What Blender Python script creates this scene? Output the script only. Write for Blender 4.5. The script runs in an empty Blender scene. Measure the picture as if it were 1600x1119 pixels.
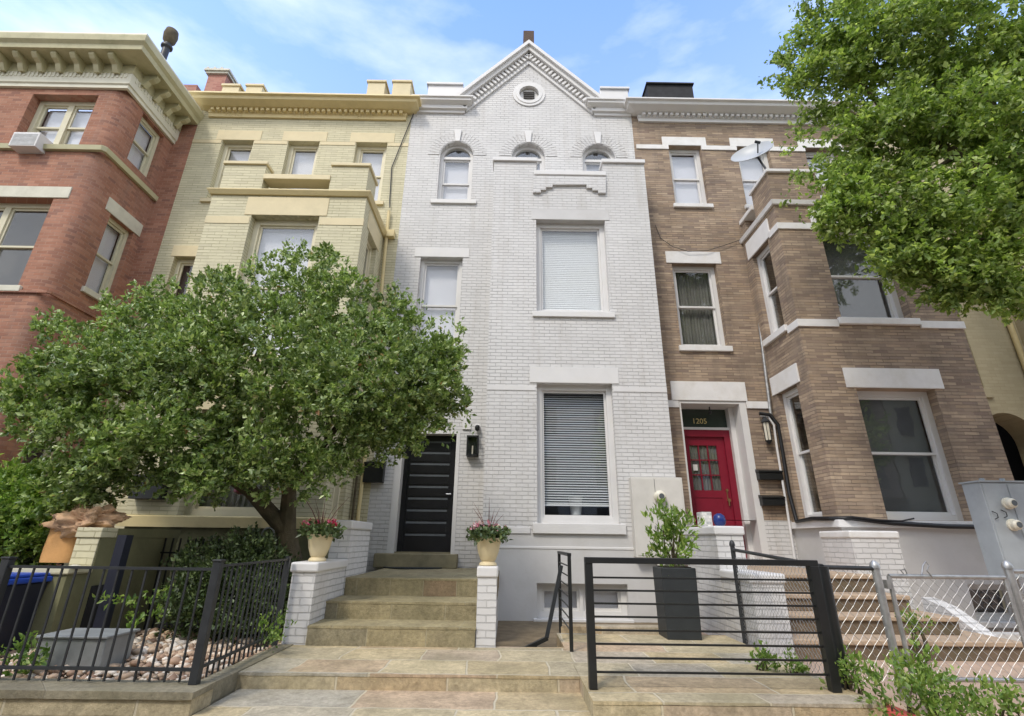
import bpy, bmesh, math, random
import numpy as np
from mathutils import Vector, Matrix
random.seed(7); rng = np.random.default_rng(7)
sc = bpy.context.scene; COL = sc.collection
R = math.radians
# ------------------------------------------------------------------ camera
FPX, PIT, ROL, YAW = 764.33, .356516, .013741, -.005121
_f = Vector((0, math.cos(PIT), math.sin(PIT))); _u = Vector((0, -math.sin(PIT), math.cos(PIT))); _x = Vector((1, 0, 0))
_Z = Matrix.Rotation(YAW, 3, 'Z')
CX = _Z @ (_x*math.cos(ROL) + _u*math.sin(ROL)); CU = _Z @ (-_x*math.sin(ROL) + _u*math.cos(ROL)); CF = _Z @ _f
CAM = Vector((0, 0, 1.15))
cam = bpy.data.cameras.new('camera'); co = bpy.data.objects.new('camera', cam); COL.objects.link(co)
co.matrix_world = Matrix(((CX.x, CU.x, -CF.x, CAM.x), (CX.y, CU.y, -CF.y, CAM.y), (CX.z, CU.z, -CF.z, CAM.z), (0, 0, 0, 1)))
cam.sensor_width = 36; cam.lens = 36*FPX/1600; cam.clip_end = 2000; cam.clip_start = .05
sc.camera = co
# ------------------------------------------------------------------ sky and sun
SUN_EL, SUN_AZ = R(50), R(212)      # azimuth clockwise from +Y: behind the camera, to the left
w = bpy.data.worlds.new('World'); sc.world = w; w.use_nodes = True
nt = w.node_tree; nt.nodes.clear()
def N(nt, t, **k):
    n = nt.nodes.new(t)
    for a, b in k.items(): setattr(n, a, b)
    return n
out = N(nt, 'ShaderNodeOutputWorld'); bg = N(nt, 'ShaderNodeBackground'); sky = N(nt, 'ShaderNodeTexSky', sky_type='NISHITA')
sky.sun_disc = False; sky.sun_elevation = SUN_EL; sky.sun_rotation = SUN_AZ; sky.air_density = 1.0; sky.dust_density = 1.0; sky.ozone_density = 1.3
tc = N(nt, 'ShaderNodeTexCoord'); mp = N(nt, 'ShaderNodeMapping'); mp.inputs['Scale'].default_value = (1.0, 1.3, 3.4); mp.inputs['Rotation'].default_value = (.15, .1, .5)
nz = N(nt, 'ShaderNodeTexNoise'); nz.inputs['Scale'].default_value = 2.1; nz.inputs['Detail'].default_value = 7; nz.inputs['Roughness'].default_value = .55
rp = N(nt, 'ShaderNodeValToRGB'); rp.color_ramp.elements[0].position = .5; rp.color_ramp.elements[1].position = .86; rp.color_ramp.elements[1].color = (.75, .75, .75, 1)
sx = N(nt, 'ShaderNodeSeparateXYZ'); my = N(nt, 'ShaderNodeMapRange'); my.inputs[1].default_value = .45; my.inputs[2].default_value = -.5; my.inputs[3].default_value = 0; my.inputs[4].default_value = .66  # extra white in the unseen sky behind the camera, added as facade fill
mh = N(nt, 'ShaderNodeMapRange'); mh.inputs[1].default_value = .85; mh.inputs[2].default_value = .35; mh.inputs[3].default_value = 0.05; mh.inputs[4].default_value = .36
ad = N(nt, 'ShaderNodeMath', operation='ADD'); ad2 = N(nt, 'ShaderNodeMath', operation='ADD', use_clamp=True)
mx = N(nt, 'ShaderNodeMixRGB'); mx.inputs[2].default_value = (5.9, 6.1, 6.5, 1)
L = nt.links.new
L(tc.outputs['Generated'], mp.inputs[0]); L(mp.outputs[0], nz.inputs[0]); L(nz.outputs[0], rp.inputs[0]); L(tc.outputs['Generated'], sx.inputs[0])
L(sx.outputs[1], my.inputs[0]); L(sx.outputs[2], mh.inputs[0]); L(rp.outputs[0], ad.inputs[0]); L(my.outputs[0], ad.inputs[1])
L(ad.outputs[0], ad2.inputs[0]); L(mh.outputs[0], ad2.inputs[1]); L(ad2.outputs[0], mx.inputs[0]); gn = N(nt, 'ShaderNodeMixRGB', blend_type='MULTIPLY'); gn.inputs[0].default_value = 1; gn.inputs[2].default_value = (1.15, 1.5, 2.0, 1); L(sky.outputs[0], gn.inputs[1]); L(gn.outputs[0], mx.inputs[1])
L(mx.outputs[0], bg.inputs[0]); bg.inputs[1].default_value = .14; L(bg.outputs[0], out.inputs[0])
sl = bpy.data.lights.new('sun', 'SUN'); sl.energy = 1.25; sl.angle = R(11); sl.color = (1, .92, .80)
so = bpy.data.objects.new('sun', sl); COL.objects.link(so)
sd = Vector((math.sin(SUN_AZ)*math.cos(SUN_EL), math.cos(SUN_AZ)*math.cos(SUN_EL), math.sin(SUN_EL)))
so.rotation_euler = sd.to_track_quat('Z', 'Y').to_euler(); so.location = sd*60
sc.view_settings.view_transform = 'Standard'; sc.view_settings.look = 'None'; sc.view_settings.gamma = 1; sc.view_settings.exposure = .90

# ------------------------------------------------------------------ helpers
def ray(px, py): return CX*((px-800)/FPX) + CU*((559.5-py)/FPX) + CF
def atY(px, py, Y): d = ray(px, py); t = Y/d.y; return Vector((d.x*t, Y, d.z*t + 1.15))
def atX(px, py, X): d = ray(px, py); t = X/d.x; return Vector((X, d.y*t, d.z*t + 1.15))
def atZ(px, py, Z): d = ray(px, py); t = (Z-1.15)/d.z; return Vector((d.x*t, d.y*t, Z))

class MB:
    def __init__(s): s.v = []; s.f = []; s.m = []; s.p = []
    def add(s, vs, fs, m=0):
        b = len(s.v); s.p.append((b, len(s.f))); s.v += [tuple(q) for q in vs]; s.f += [tuple(b+i for i in q) for q in fs]; s.m += [m]*len(fs)
        return s
    def box(s, x0, x1, y0, y1, z0, z1, m=0):
        vs = [(x, y, z) for z in (z0, z1) for y in (y0, y1) for x in (x0, x1)]
        return s.add(vs, [(0, 2, 3, 1), (4, 5, 7, 6), (0, 1, 5, 4), (2, 6, 7, 3), (0, 4, 6, 2), (1, 3, 7, 5)], m)
    def fb(s, fr, u0, u1, z0, z1, d0, d1, m=0):
        vs = [fr.P(u, z, d) for z in (z0, z1) for d in (d0, d1) for u in (u0, u1)]
        return s.add(vs, [(0, 2, 3, 1), (4, 5, 7, 6), (0, 1, 5, 4), (2, 6, 7, 3), (0, 4, 6, 2), (1, 3, 7, 5)], m)
    def prism(s, poly, off, m=0):     # poly: list of 3D points, off: extrusion vector
        n = len(poly); o = Vector(off); a = [Vector(p) for p in poly]
        return s.add(a+[p+o for p in a], [tuple(range(n)), tuple(range(2*n-1, n-1, -1))]+[(i, (i+1) % n, n+(i+1) % n, n+i) for i in range(n)], m)
    def tube(s, pts, r, seg=8, m=0, cap=True):
        pts = [Vector(p) for p in pts]; n = len(pts); rr = r if isinstance(r, (list, tuple)) else [r]*n
        vs = []; prev = None
        for i, p in enumerate(pts):
            t = (pts[min(i+1, n-1)]-pts[max(i-1, 0)]).normalized()
            a = prev if prev else (Vector((0, 0, 1)) if abs(t.z) < .9 else Vector((1, 0, 0)))
            b = t.cross(a).normalized(); a = b.cross(t).normalized(); prev = a
            vs += [p+(a*math.cos(2*math.pi*k/seg)+b*math.sin(2*math.pi*k/seg))*rr[i] for k in range(seg)]
        fs = [(i*seg+k, i*seg+(k+1) % seg, (i+1)*seg+(k+1) % seg, (i+1)*seg+k) for i in range(n-1) for k in range(seg)]
        if cap: fs += [tuple(range(seg)), tuple((n-1)*seg+k for k in range(seg-1, -1, -1))]
        return s.add(vs, fs, m)
    def bar(s, a, b, w, h=None, m=0):   # square bar between two points
        a = Vector(a); b = Vector(b); t = (b-a).normalized(); h = h or w
        q = Vector((0, 0, 1)) if abs(t.z) < .9 else Vector((0, 1, 0))
        x = t.cross(q).normalized()*w/2; y = x.cross(t).normalized()*h/2
        return s.prism([a-x-y, a+x-y, a+x+y, a-x+y], b-a, m)
    def lathe(s, c, prof, seg=24, m=0):  # prof: [(r,z)]
        c = Vector(c); vs = []; n = len(prof)
        for r, z in prof: vs += [c+Vector((r*math.cos(2*math.pi*k/seg), r*math.sin(2*math.pi*k/seg), z)) for k in range(seg)]
        fs = [(i*seg+k, i*seg+(k+1) % seg, (i+1)*seg+(k+1) % seg, (i+1)*seg+k) for i in range(n-1) for k in range(seg)]
        fs += [tuple(range(seg)), tuple((n-1)*seg+k for k in range(seg-1, -1, -1))]
        return s.add(vs, fs, m)
    def mold(s, path, prof, m=0):       # path [(x,y)], outward = right of travel; prof closed [(d,z)]
        P = [Vector(p) for p in path]; n = len(P); k = len(prof); vs = []
        for i, p in enumerate(P):
            ds = []
            if i > 0: ds.append((P[i]-P[i-1]).normalized())
            if i < n-1: ds.append((P[i+1]-P[i]).normalized())
            ns = [Vector((d.y, -d.x)) for d in ds]
            q = ns[0] if len(ns) == 1 else (ns[0]+ns[1])/(1+ns[0].dot(ns[1]))
            vs += [(p.x+q.x*d, p.y+q.y*d, z) for d, z in prof]
        fs = [(i*k+j, i*k+(j+1) % k, (i+1)*k+(j+1) % k, (i+1)*k+j) for i in range(n-1) for j in range(k)]
        fs += [tuple(range(k)), tuple((n-1)*k+j for j in range(k-1, -1, -1))]
        return s.add(vs, fs, m)
    def build(s, name, mats, parent=None, bevel=0, smooth=False, merge=False):
        me = bpy.data.meshes.new(name)
        off = W(parent) if parent else Vector((0, 0, 0))
        me.from_pydata([(v[0]-off.x, v[1]-off.y, v[2]-off.z) for v in s.v], [], s.f)
        mats = mats if isinstance(mats, (list, tuple)) else [mats]
        for m in mats: me.materials.append(m)
        if len(mats) > 1: me.polygons.foreach_set('material_index', s.m)
        bm = bmesh.new(); bm.from_mesh(me)
        if merge: bmesh.ops.remove_doubles(bm, verts=bm.verts, dist=.0004)
        bmesh.ops.recalc_face_normals(bm, faces=bm.faces); bm.to_mesh(me); bm.free()
        if smooth:
            me.polygons.foreach_set('use_smooth', [True]*len(me.polygons))
            if hasattr(me, 'set_sharp_from_angle'): me.set_sharp_from_angle(angle=R(40))
        o = bpy.data.objects.new(name, me); COL.objects.link(o)
        if parent: o.parent = parent
        o['_o'] = 0
        del o['_o']
        if bevel:
            b = o.modifiers.new('bevel', 'BEVEL'); b.width = bevel; b.segments = 2; b.limit_method = 'ANGLE'
        return o
_tex = {}
def rough(o, amt=.012, size=.25, lev=5):     # worn, uneven stone edges
    if 'bevel' in o.modifiers: o.modifiers.remove(o.modifiers['bevel'])
    bm = bmesh.new(); bm.from_mesh(o.data); bmesh.ops.remove_doubles(bm, verts=bm.verts, dist=1e-5)
    for k in range(lev):
        es = [e for e in bm.edges if e.calc_length() > .09]
        if not es: break
        bmesh.ops.subdivide_edges(bm, edges=es, cuts=1, use_grid_fill=True)
    bm.to_mesh(o.data); bm.free()
    t = bpy.data.textures.new('worn', 'CLOUDS'); t.noise_scale = size; t.noise_depth = 4
    d = o.modifiers.new('worn', 'DISPLACE'); d.texture = t; d.texture_coords = 'GLOBAL'; d.strength = amt*2; d.mid_level = .5
    return o
def bsplit(mb, name, mats, parent, **k):     # every piece of the builder becomes a part of its own
    ends = mb.p[1:]+[(len(mb.v), len(mb.f))]; o = None
    for (v0, f0), (v1, f1) in zip(mb.p, ends):
        q = MB(); q.v = mb.v[v0:v1]; q.f = [tuple(i-v0 for i in f) for f in mb.f[f0:f1]]; q.m = mb.m[f0:f1]; q.p = [(0, 0)]; o = q.build(name, mats, parent, **k)
    return o
def W(o):           # world location of an object from its parents (no rotations are used on parents)
    v = Vector((0, 0, 0))
    while o: v += o.location; o = o.parent
    return v
def tag(o, label, cat, group=None, kind=None):
    if label: o['label'] = label
    if cat: o['category'] = cat
    if group: o['group'] = group
    if kind: o['kind'] = kind
    return o
def thing(name, loc, label, cat, group=None):
    o = bpy.data.objects.new(name, None); COL.objects.link(o); o.location = loc; o.empty_display_size = .2
    return tag(o, label, cat, group)
def struct(o): o['kind'] = 'structure'; return o
class Fr:
    def __init__(s, kind, c): s.k = kind; s.c = c      # 'F': plane y=c facing -y; 'L': plane x=c facing -x; 'R': x=c facing +x
    def P(s, u, z, d):
        if s.k == 'F': return Vector((u, s.c-d, z))
        return Vector((s.c+(d if s.k == 'R' else -d), u, z))
    def at(s, px, py, d=0):
        if s.k == 'F': v = atY(px, py, s.c-d); return v.x, v.z
        v = atX(px, py, s.c+(d if s.k == 'R' else -d)); return v.y, v.z

# ------------------------------------------------------------------ materials
def srgb(r, g, b):
    f = lambda c: (c/255/12.92) if c/255 <= .04045 else ((c/255+.055)/1.055)**2.4
    return (f(r), f(g), f(b), 1)
def base(name):
    m = bpy.data.materials.new(name); m.use_nodes = True; nt = m.node_tree
    return m, nt, nt.nodes['Principled BSDF'], nt.links.new
def plain(name, c, rough=.6, metal=0, var=.12, scale=6, bump=.1, spec=.4, dirt=None):
    m, nt, p, L = base(name)
    tc = N(nt, 'ShaderNodeTexCoord'); nz = N(nt, 'ShaderNodeTexNoise'); nz.inputs['Scale'].default_value = scale; nz.inputs['Detail'].default_value = 6
    L(tc.outputs['Object'], nz.inputs[0])
    mr = N(nt, 'ShaderNodeMapRange'); mr.inputs[1].default_value = .3; mr.inputs[2].default_value = .7; mr.inputs[3].default_value = 1-var; mr.inputs[4].default_value = 1+var*.5
    mu = N(nt, 'ShaderNodeMixRGB', blend_type='MULTIPLY'); mu.inputs[0].default_value = 1; mu.inputs[1].default_value = c
    L(nz.outputs[0], mr.inputs[0]); L(mr.outputs[0], mu.inputs[2])
    col = mu.outputs[0]
    if dirt:
        n2 = N(nt, 'ShaderNodeTexNoise'); n2.inputs['Scale'].default_value = 1.7; n2.inputs['Detail'].default_value = 9; n2.inputs['Roughness'].default_value = .7
        r2 = N(nt, 'ShaderNodeValToRGB'); r2.color_ramp.elements[0].position = .5; r2.color_ramp.elements[1].position = .72
        r2.color_ramp.elements[1].color = (.75, .75, .75, 1)
        m2 = N(nt, 'ShaderNodeMixRGB'); m2.inputs[2].default_value = dirt
        L(tc.outputs['Object'], n2.inputs[0]); L(n2.outputs[0], r2.inputs[0]); L(r2.outputs[0], m2.inputs[0]); L(col, m2.inputs[1]); col = m2.outputs[0]
    L(col, p.inputs['Base Color'])
    p.inputs['Roughness'].default_value = rough; p.inputs['Metallic'].default_value = metal; p.inputs['Specular IOR Level'].default_value = spec
    if bump:
        bp = N(nt, 'ShaderNodeBump'); bp.inputs['Strength'].default_value = bump; bp.inputs['Distance'].default_value = .01
        n3 = N(nt, 'ShaderNodeTexNoise'); n3.inputs['Scale'].default_value = scale*7; n3.inputs['Detail'].default_value = 5; L(tc.outputs['Object'], n3.inputs[0])
        L(n3.outputs[0], bp.inputs['Height']); L(bp.outputs[0], p.inputs['Normal'])
    return m
def brick(name, stops, mortar, bw=.21, bh=.07, ms=.006, bump=.6, stain=.15, rough=.85, mvis=1.0, stcol=(.05, .045, .04, 1), bigvar=.1, wob=.004, hl=0, hcol=(.1, .08, .06, 1)):
    """stops: colour ramp over a random value per brick"""
    m, nt, p, L = base(name)
    tc = N(nt, 'ShaderNodeTexCoord'); s = N(nt, 'ShaderNodeSeparateXYZ'); L(tc.outputs['Object'], s.inputs[0])
    a = N(nt, 'ShaderNodeMath', operation='ADD'); L(s.outputs[0], a.inputs[0]); L(s.outputs[1], a.inputs[1])
    wn = N(nt, 'ShaderNodeTexNoise'); wn.inputs['Scale'].default_value = 9; L(tc.outputs['Object'], wn.inputs[0])
    wm = N(nt, 'ShaderNodeMath', operation='MULTIPLY_ADD'); wm.inputs[1].default_value = wob*4; L(wn.outputs[0], wm.inputs[0]); L(s.outputs[2], wm.inputs[2])
    c = N(nt, 'ShaderNodeCombineXYZ'); L(a.outputs[0], c.inputs[0]); L(wm.outputs[0], c.inputs[1])
    b = N(nt, 'ShaderNodeTexBrick'); L(c.outputs[0], b.inputs[0])
    for k, v in (('Scale', 1), ('Mortar Size', ms), ('Mortar Smooth', .3), ('Bias', 0), ('Brick Width', bw), ('Row Height', bh)): b.inputs[k].default_value = v
    b.inputs['Color1'].default_value = (0, 0, 0, 1); b.inputs['Color2'].default_value = (1, 1, 1, 1); b.inputs['Mortar'].default_value = (.5, .5, .5, 1)
    rp = N(nt, 'ShaderNodeValToRGB'); cr = rp.color_ramp
    while len(cr.elements) < len(stops): cr.elements.new(.5)
    for i, q in enumerate(stops): cr.elements[i].position = i/(len(stops)-1); cr.elements[i].color = q
    L(b.outputs['Color'], rp.inputs[0])
    # large soft variation and fine grain
    n1 = N(nt, 'ShaderNodeTexNoise'); n1.inputs['Scale'].default_value = .9; n1.inputs['Detail'].default_value = 8; n1.inputs['Roughness'].default_value = .62; L(tc.outputs['Object'], n1.inputs[0])
    r1 = N(nt, 'ShaderNodeMapRange'); r1.inputs[1].default_value = .3; r1.inputs[2].default_value = .7; r1.inputs[3].default_value = 1-bigvar; r1.inputs[4].default_value = 1+bigvar; L(n1.outputs[0], r1.inputs[0])
    mu = N(nt, 'ShaderNodeMixRGB', blend_type='MULTIPLY'); mu.inputs[0].default_value = 1; L(rp.outputs[0], mu.inputs[1]); L(r1.outputs[0], mu.inputs[2])
    # mortar, visible unevenly
    n2 = N(nt, 'ShaderNodeTexNoise'); n2.inputs['Scale'].default_value = 2.3; n2.inputs['Detail'].default_value = 5; L(tc.outputs['Object'], n2.inputs[0])
    r2 = N(nt, 'ShaderNodeMapRange'); r2.inputs[1].default_value = .35; r2.inputs[2].default_value = .68; r2.inputs[3].default_value = .25*mvis; r2.inputs[4].default_value = mvis; L(n2.outputs[0], r2.inputs[0])
    mm = N(nt, 'ShaderNodeMath', operation='MULTIPLY'); L(b.outputs['Fac'], mm.inputs[0]); L(r2.outputs[0], mm.inputs[1])
    mo = N(nt, 'ShaderNodeMixRGB'); mo.inputs[2].default_value = mortar; L(mm.outputs[0], mo.inputs[0]); L(mu.outputs[0], mo.inputs[1])
    if hl:      # bed joints read stronger than the upright ones
        dv = N(nt, 'ShaderNodeMath', operation='DIVIDE'); dv.inputs[1].default_value = bh; L(wm.outputs[0], dv.inputs[0])
        ad_ = N(nt, 'ShaderNodeMath', operation='ADD'); ad_.inputs[1].default_value = .5; L(dv.outputs[0], ad_.inputs[0])
        fr_ = N(nt, 'ShaderNodeMath', operation='FRACT'); L(ad_.outputs[0], fr_.inputs[0])
        sb = N(nt, 'ShaderNodeMath', operation='SUBTRACT'); sb.inputs[1].default_value = .5; L(fr_.outputs[0], sb.inputs[0])
        ab = N(nt, 'ShaderNodeMath', operation='ABSOLUTE'); L(sb.outputs[0], ab.inputs[0])
        mr_ = N(nt, 'ShaderNodeMapRange'); mr_.inputs[1].default_value = .16; mr_.inputs[2].default_value = .06; mr_.inputs[3].default_value = 0; mr_.inputs[4].default_value = hl; L(ab.outputs[0], mr_.inputs[0])
        nh = N(nt, 'ShaderNodeTexNoise'); nh.inputs['Scale'].default_value = 5; nh.inputs['Detail'].default_value = 6; L(tc.outputs['Object'], nh.inputs[0])
        rh = N(nt, 'ShaderNodeMapRange'); rh.inputs[1].default_value = .38; rh.inputs[2].default_value = .62; rh.inputs[3].default_value = .35; rh.inputs[4].default_value = 1.0; L(nh.outputs[0], rh.inputs[0])
        mq = N(nt, 'ShaderNodeMath', operation='MULTIPLY'); L(mr_.outputs[0], mq.inputs[0]); L(rh.outputs[0], mq.inputs[1])
        mo2 = N(nt, 'ShaderNodeMixRGB'); mo2.inputs[2].default_value = hcol; L(mq.outputs[0], mo2.inputs[0]); L(mo.outputs[0], mo2.inputs[1]); mo = mo2
    # streaky weathering
    mp = N(nt, 'ShaderNodeMapping'); mp.inputs['Scale'].default_value = (3.2, 3.2, .45); L(tc.outputs['Object'], mp.inputs[0])
    n3 = N(nt, 'ShaderNodeTexNoise'); n3.inputs['Scale'].default_value = 1.2; n3.inputs['Detail'].default_value = 8; n3.inputs['Roughness'].default_value = .65; L(mp.outputs[0], n3.inputs[0])
    r3 = N(nt, 'ShaderNodeMapRange'); r3.inputs[1].default_value = .52; r3.inputs[2].default_value = .75; r3.inputs[3].default_value = 0; r3.inputs[4].default_value = stain; L(n3.outputs[0], r3.inputs[0])
    ms_ = N(nt, 'ShaderNodeMixRGB'); ms_.inputs[2].default_value = stcol; L(r3.outputs[0], ms_.inputs[0]); L(mo.outputs[0], ms_.inputs[1])
    L(ms_.outputs[0], p.inputs['Base Color']); p.inputs['Roughness'].default_value = rough; p.inputs['Specular IOR Level'].default_value = .3
    n4 = N(nt, 'ShaderNodeTexNoise'); n4.inputs['Scale'].default_value = 40; n4.inputs['Detail'].default_value = 4; L(tc.outputs['Object'], n4.inputs[0])
    h = N(nt, 'ShaderNodeMath', operation='MULTIPLY_ADD'); h.inputs[1].default_value = -1.0; L(b.outputs['Fac'], h.inputs[0]); 
    g = N(nt, 'ShaderNodeMath', operation='MULTIPLY'); g.inputs[1].default_value = .35; L(n4.outputs[0], g.inputs[0]); L(g.outputs[0], h.inputs[2])
    h2 = N(nt, 'ShaderNodeMath', operation='MULTIPLY_ADD'); h2.inputs[1].default_value = .35; L(b.outputs['Color'], h2.inputs[0]); L(h.outputs[0], h2.inputs[2])
    bp = N(nt, 'ShaderNodeBump'); bp.inputs['Strength'].default_value = bump; bp.inputs['Distance'].default_value = .008; L(h2.outputs[0], bp.inputs['Height']); L(bp.outputs[0], p.inputs['Normal'])
    return m
def flag(name, vert=False, bw=.72, bh=.47, tones=None, joint=srgb(206, 196, 172), ms=.011):
    m, nt, p, L = base(name)
    tc = N(nt, 'ShaderNodeTexCoord'); s = N(nt, 'ShaderNodeSeparateXYZ'); L(tc.outputs['Object'], s.inputs[0])
    wn = N(nt, 'ShaderNodeTexNoise'); wn.inputs['Scale'].default_value = 2.2; wn.inputs['Detail'].default_value = 3; L(tc.outputs['Object'], wn.inputs[0])
    c = N(nt, 'ShaderNodeCombineXYZ')
    ka = .10 if not vert else .015
    if vert:
        a = N(nt, 'ShaderNodeMath', operation='ADD'); L(s.outputs[0], a.inputs[0]); L(s.outputs[1], a.inputs[1]); L(a.outputs[0], c.inputs[0]); v = s.outputs[2]
    else: L(s.outputs[0], c.inputs[0]); v = s.outputs[1]
    if not vert:
        wx = N(nt, 'ShaderNodeTexNoise'); wx.inputs['Scale'].default_value = 1.7; mpx = N(nt, 'ShaderNodeMapping'); mpx.inputs['Location'].default_value = (9, 4, 2); L(tc.outputs['Object'], mpx.inputs[0]); L(mpx.outputs[0], wx.inputs[0])
        wa = N(nt, 'ShaderNodeMath', operation='MULTIPLY_ADD'); wa.inputs[1].default_value = .14; L(wx.outputs[0], wa.inputs[0]); L(s.outputs[0], wa.inputs[2]); L(wa.outputs[0], c.inputs[0])
    wm = N(nt, 'ShaderNodeMath', operation='MULTIPLY_ADD'); wm.inputs[1].default_value = ka; L(wn.outputs[0], wm.inputs[0]); L(v, wm.inputs[2]); L(wm.outputs[0], c.inputs[1])
    b = N(nt, 'ShaderNodeTexBrick', offset=.37, squash=1.45, squash_frequency=3); L(c.outputs[0], b.inputs[0])
    for k, q in (('Scale', 1), ('Mortar Size', ms), ('Mortar Smooth', .35), ('Bias', 0), ('Brick Width', bw), ('Row Height', bh)): b.inputs[k].default_value = q
    b.inputs['Color1'].default_value = (0, 0, 0, 1); b.inputs['Color2'].default_value = (1, 1, 1, 1); b.inputs['Mortar'].default_value = (.5, .5, .5, 1)
    rp = N(nt, 'ShaderNodeValToRGB'); cr = rp.color_ramp; cr.interpolation = 'LINEAR'
    tones = tones or [srgb(196, 184, 156), srgb(184, 174, 150), srgb(206, 192, 160), srgb(192, 176, 144), srgb(196, 174, 150), srgb(182, 178, 166), srgb(210, 196, 168)]
    while len(cr.elements) < len(tones): cr.elements.new(.5)
    for i, q in enumerate(tones): cr.elements[i].position = i/(len(tones)-1); cr.elements[i].color = q
    L(b.outputs['Color'], rp.inputs[0])
    n1 = N(nt, 'ShaderNodeTexNoise'); n1.inputs['Scale'].default_value = 4.5; n1.inputs['Detail'].default_value = 9; n1.inputs['Roughness'].default_value = .78; n1.inputs['Distortion'].default_value = .25; L(tc.outputs['Object'], n1.inputs[0])
    r1 = N(nt, 'ShaderNodeValToRGB'); r1.color_ramp.elements[0].position = .3; r1.color_ramp.elements[0].color = (.55, .53, .48, 1); r1.color_ramp.elements[1].position = .68; r1.color_ramp.elements[1].color = (1.15, 1.1, 1.0, 1); L(n1.outputs[0], r1.inputs[0])
    mu = N(nt, 'ShaderNodeMixRGB', blend_type='MULTIPLY'); mu.inputs[0].default_value = 1; L(rp.outputs[0], mu.inputs[1]); L(r1.outputs[0], mu.inputs[2])
    ng = N(nt, 'ShaderNodeTexNoise'); ng.inputs['Scale'].default_value = 26; ng.inputs['Detail'].default_value = 8; ng.inputs['Roughness'].default_value = .75; L(tc.outputs['Object'], ng.inputs[0])
    rg_ = N(nt, 'ShaderNodeMapRange'); rg_.inputs[1].default_value = .3; rg_.inputs[2].default_value = .7; rg_.inputs[3].default_value = .72; rg_.inputs[4].default_value = 1.22; L(ng.outputs[0], rg_.inputs[0])
    mg_ = N(nt, 'ShaderNodeMixRGB', blend_type='MULTIPLY'); mg_.inputs[0].default_value = 1; L(mu.outputs[0], mg_.inputs[1]); L(rg_.outputs[0], mg_.inputs[2])
    vt = N(nt, 'ShaderNodeTexNoise'); vt.inputs['Scale'].default_value = 3.1; vt.inputs['Detail'].default_value = 10; vt.inputs['Roughness'].default_value = .8; L(tc.outputs['Object'], vt.inputs[0])
    rv = N(nt, 'ShaderNodeMapRange'); rv.inputs[1].default_value = .56; rv.inputs[2].default_value = .66; rv.inputs[3].default_value = 0; rv.inputs[4].default_value = .38; L(vt.outputs[0], rv.inputs[0])
    mv = N(nt, 'ShaderNodeMixRGB'); mv.inputs[2].default_value = srgb(104, 94, 74); L(rv.outputs[0], mv.inputs[0]); L(mg_.outputs[0], mv.inputs[1]); mu = mv
    mo = N(nt, 'ShaderNodeMixRGB'); mo.inputs[2].default_value = joint; fj = N(nt, 'ShaderNodeMath', operation='MULTIPLY'); fj.inputs[1].default_value = .7; L(b.outputs['Fac'], fj.inputs[0]); L(fj.outputs[0], mo.inputs[0]); L(mu.outputs[0], mo.inputs[1])
    # mossy olive patches
    n5 = N(nt, 'ShaderNodeTexNoise'); n5.inputs['Scale'].default_value = 1.3; n5.inputs['Detail'].default_value = 7; L(tc.outputs['Object'], n5.inputs[0])
    r5 = N(nt, 'ShaderNodeMapRange'); r5.inputs[1].default_value = .5; r5.inputs[2].default_value = .72; r5.inputs[3].default_value = 0; r5.inputs[4].default_value = .45; L(n5.outputs[0], r5.inputs[0])
    mg = N(nt, 'ShaderNodeMixRGB'); mg.inputs[2].default_value = srgb(118, 112, 82); L(r5.outputs[0], mg.inputs[0]); L(mo.outputs[0], mg.inputs[1])
    L(mg.outputs[0], p.inputs['Base Color']); p.inputs['Roughness'].default_value = .8; p.inputs['Specular IOR Level'].default_value = .3
    h = N(nt, 'ShaderNodeMath', operation='MULTIPLY_ADD'); h.inputs[1].default_value = -.8; L(b.outputs['Fac'], h.inputs[0]); L(ng.outputs[0], h.inputs[2])
    bp = N(nt, 'ShaderNodeBump'); bp.inputs['Strength'].default_value = .8; bp.inputs['Distance'].default_value = .015; L(h.outputs[0], bp.inputs['Height']); L(bp.outputs[0], p.inputs['Normal'])
    return m
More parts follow.
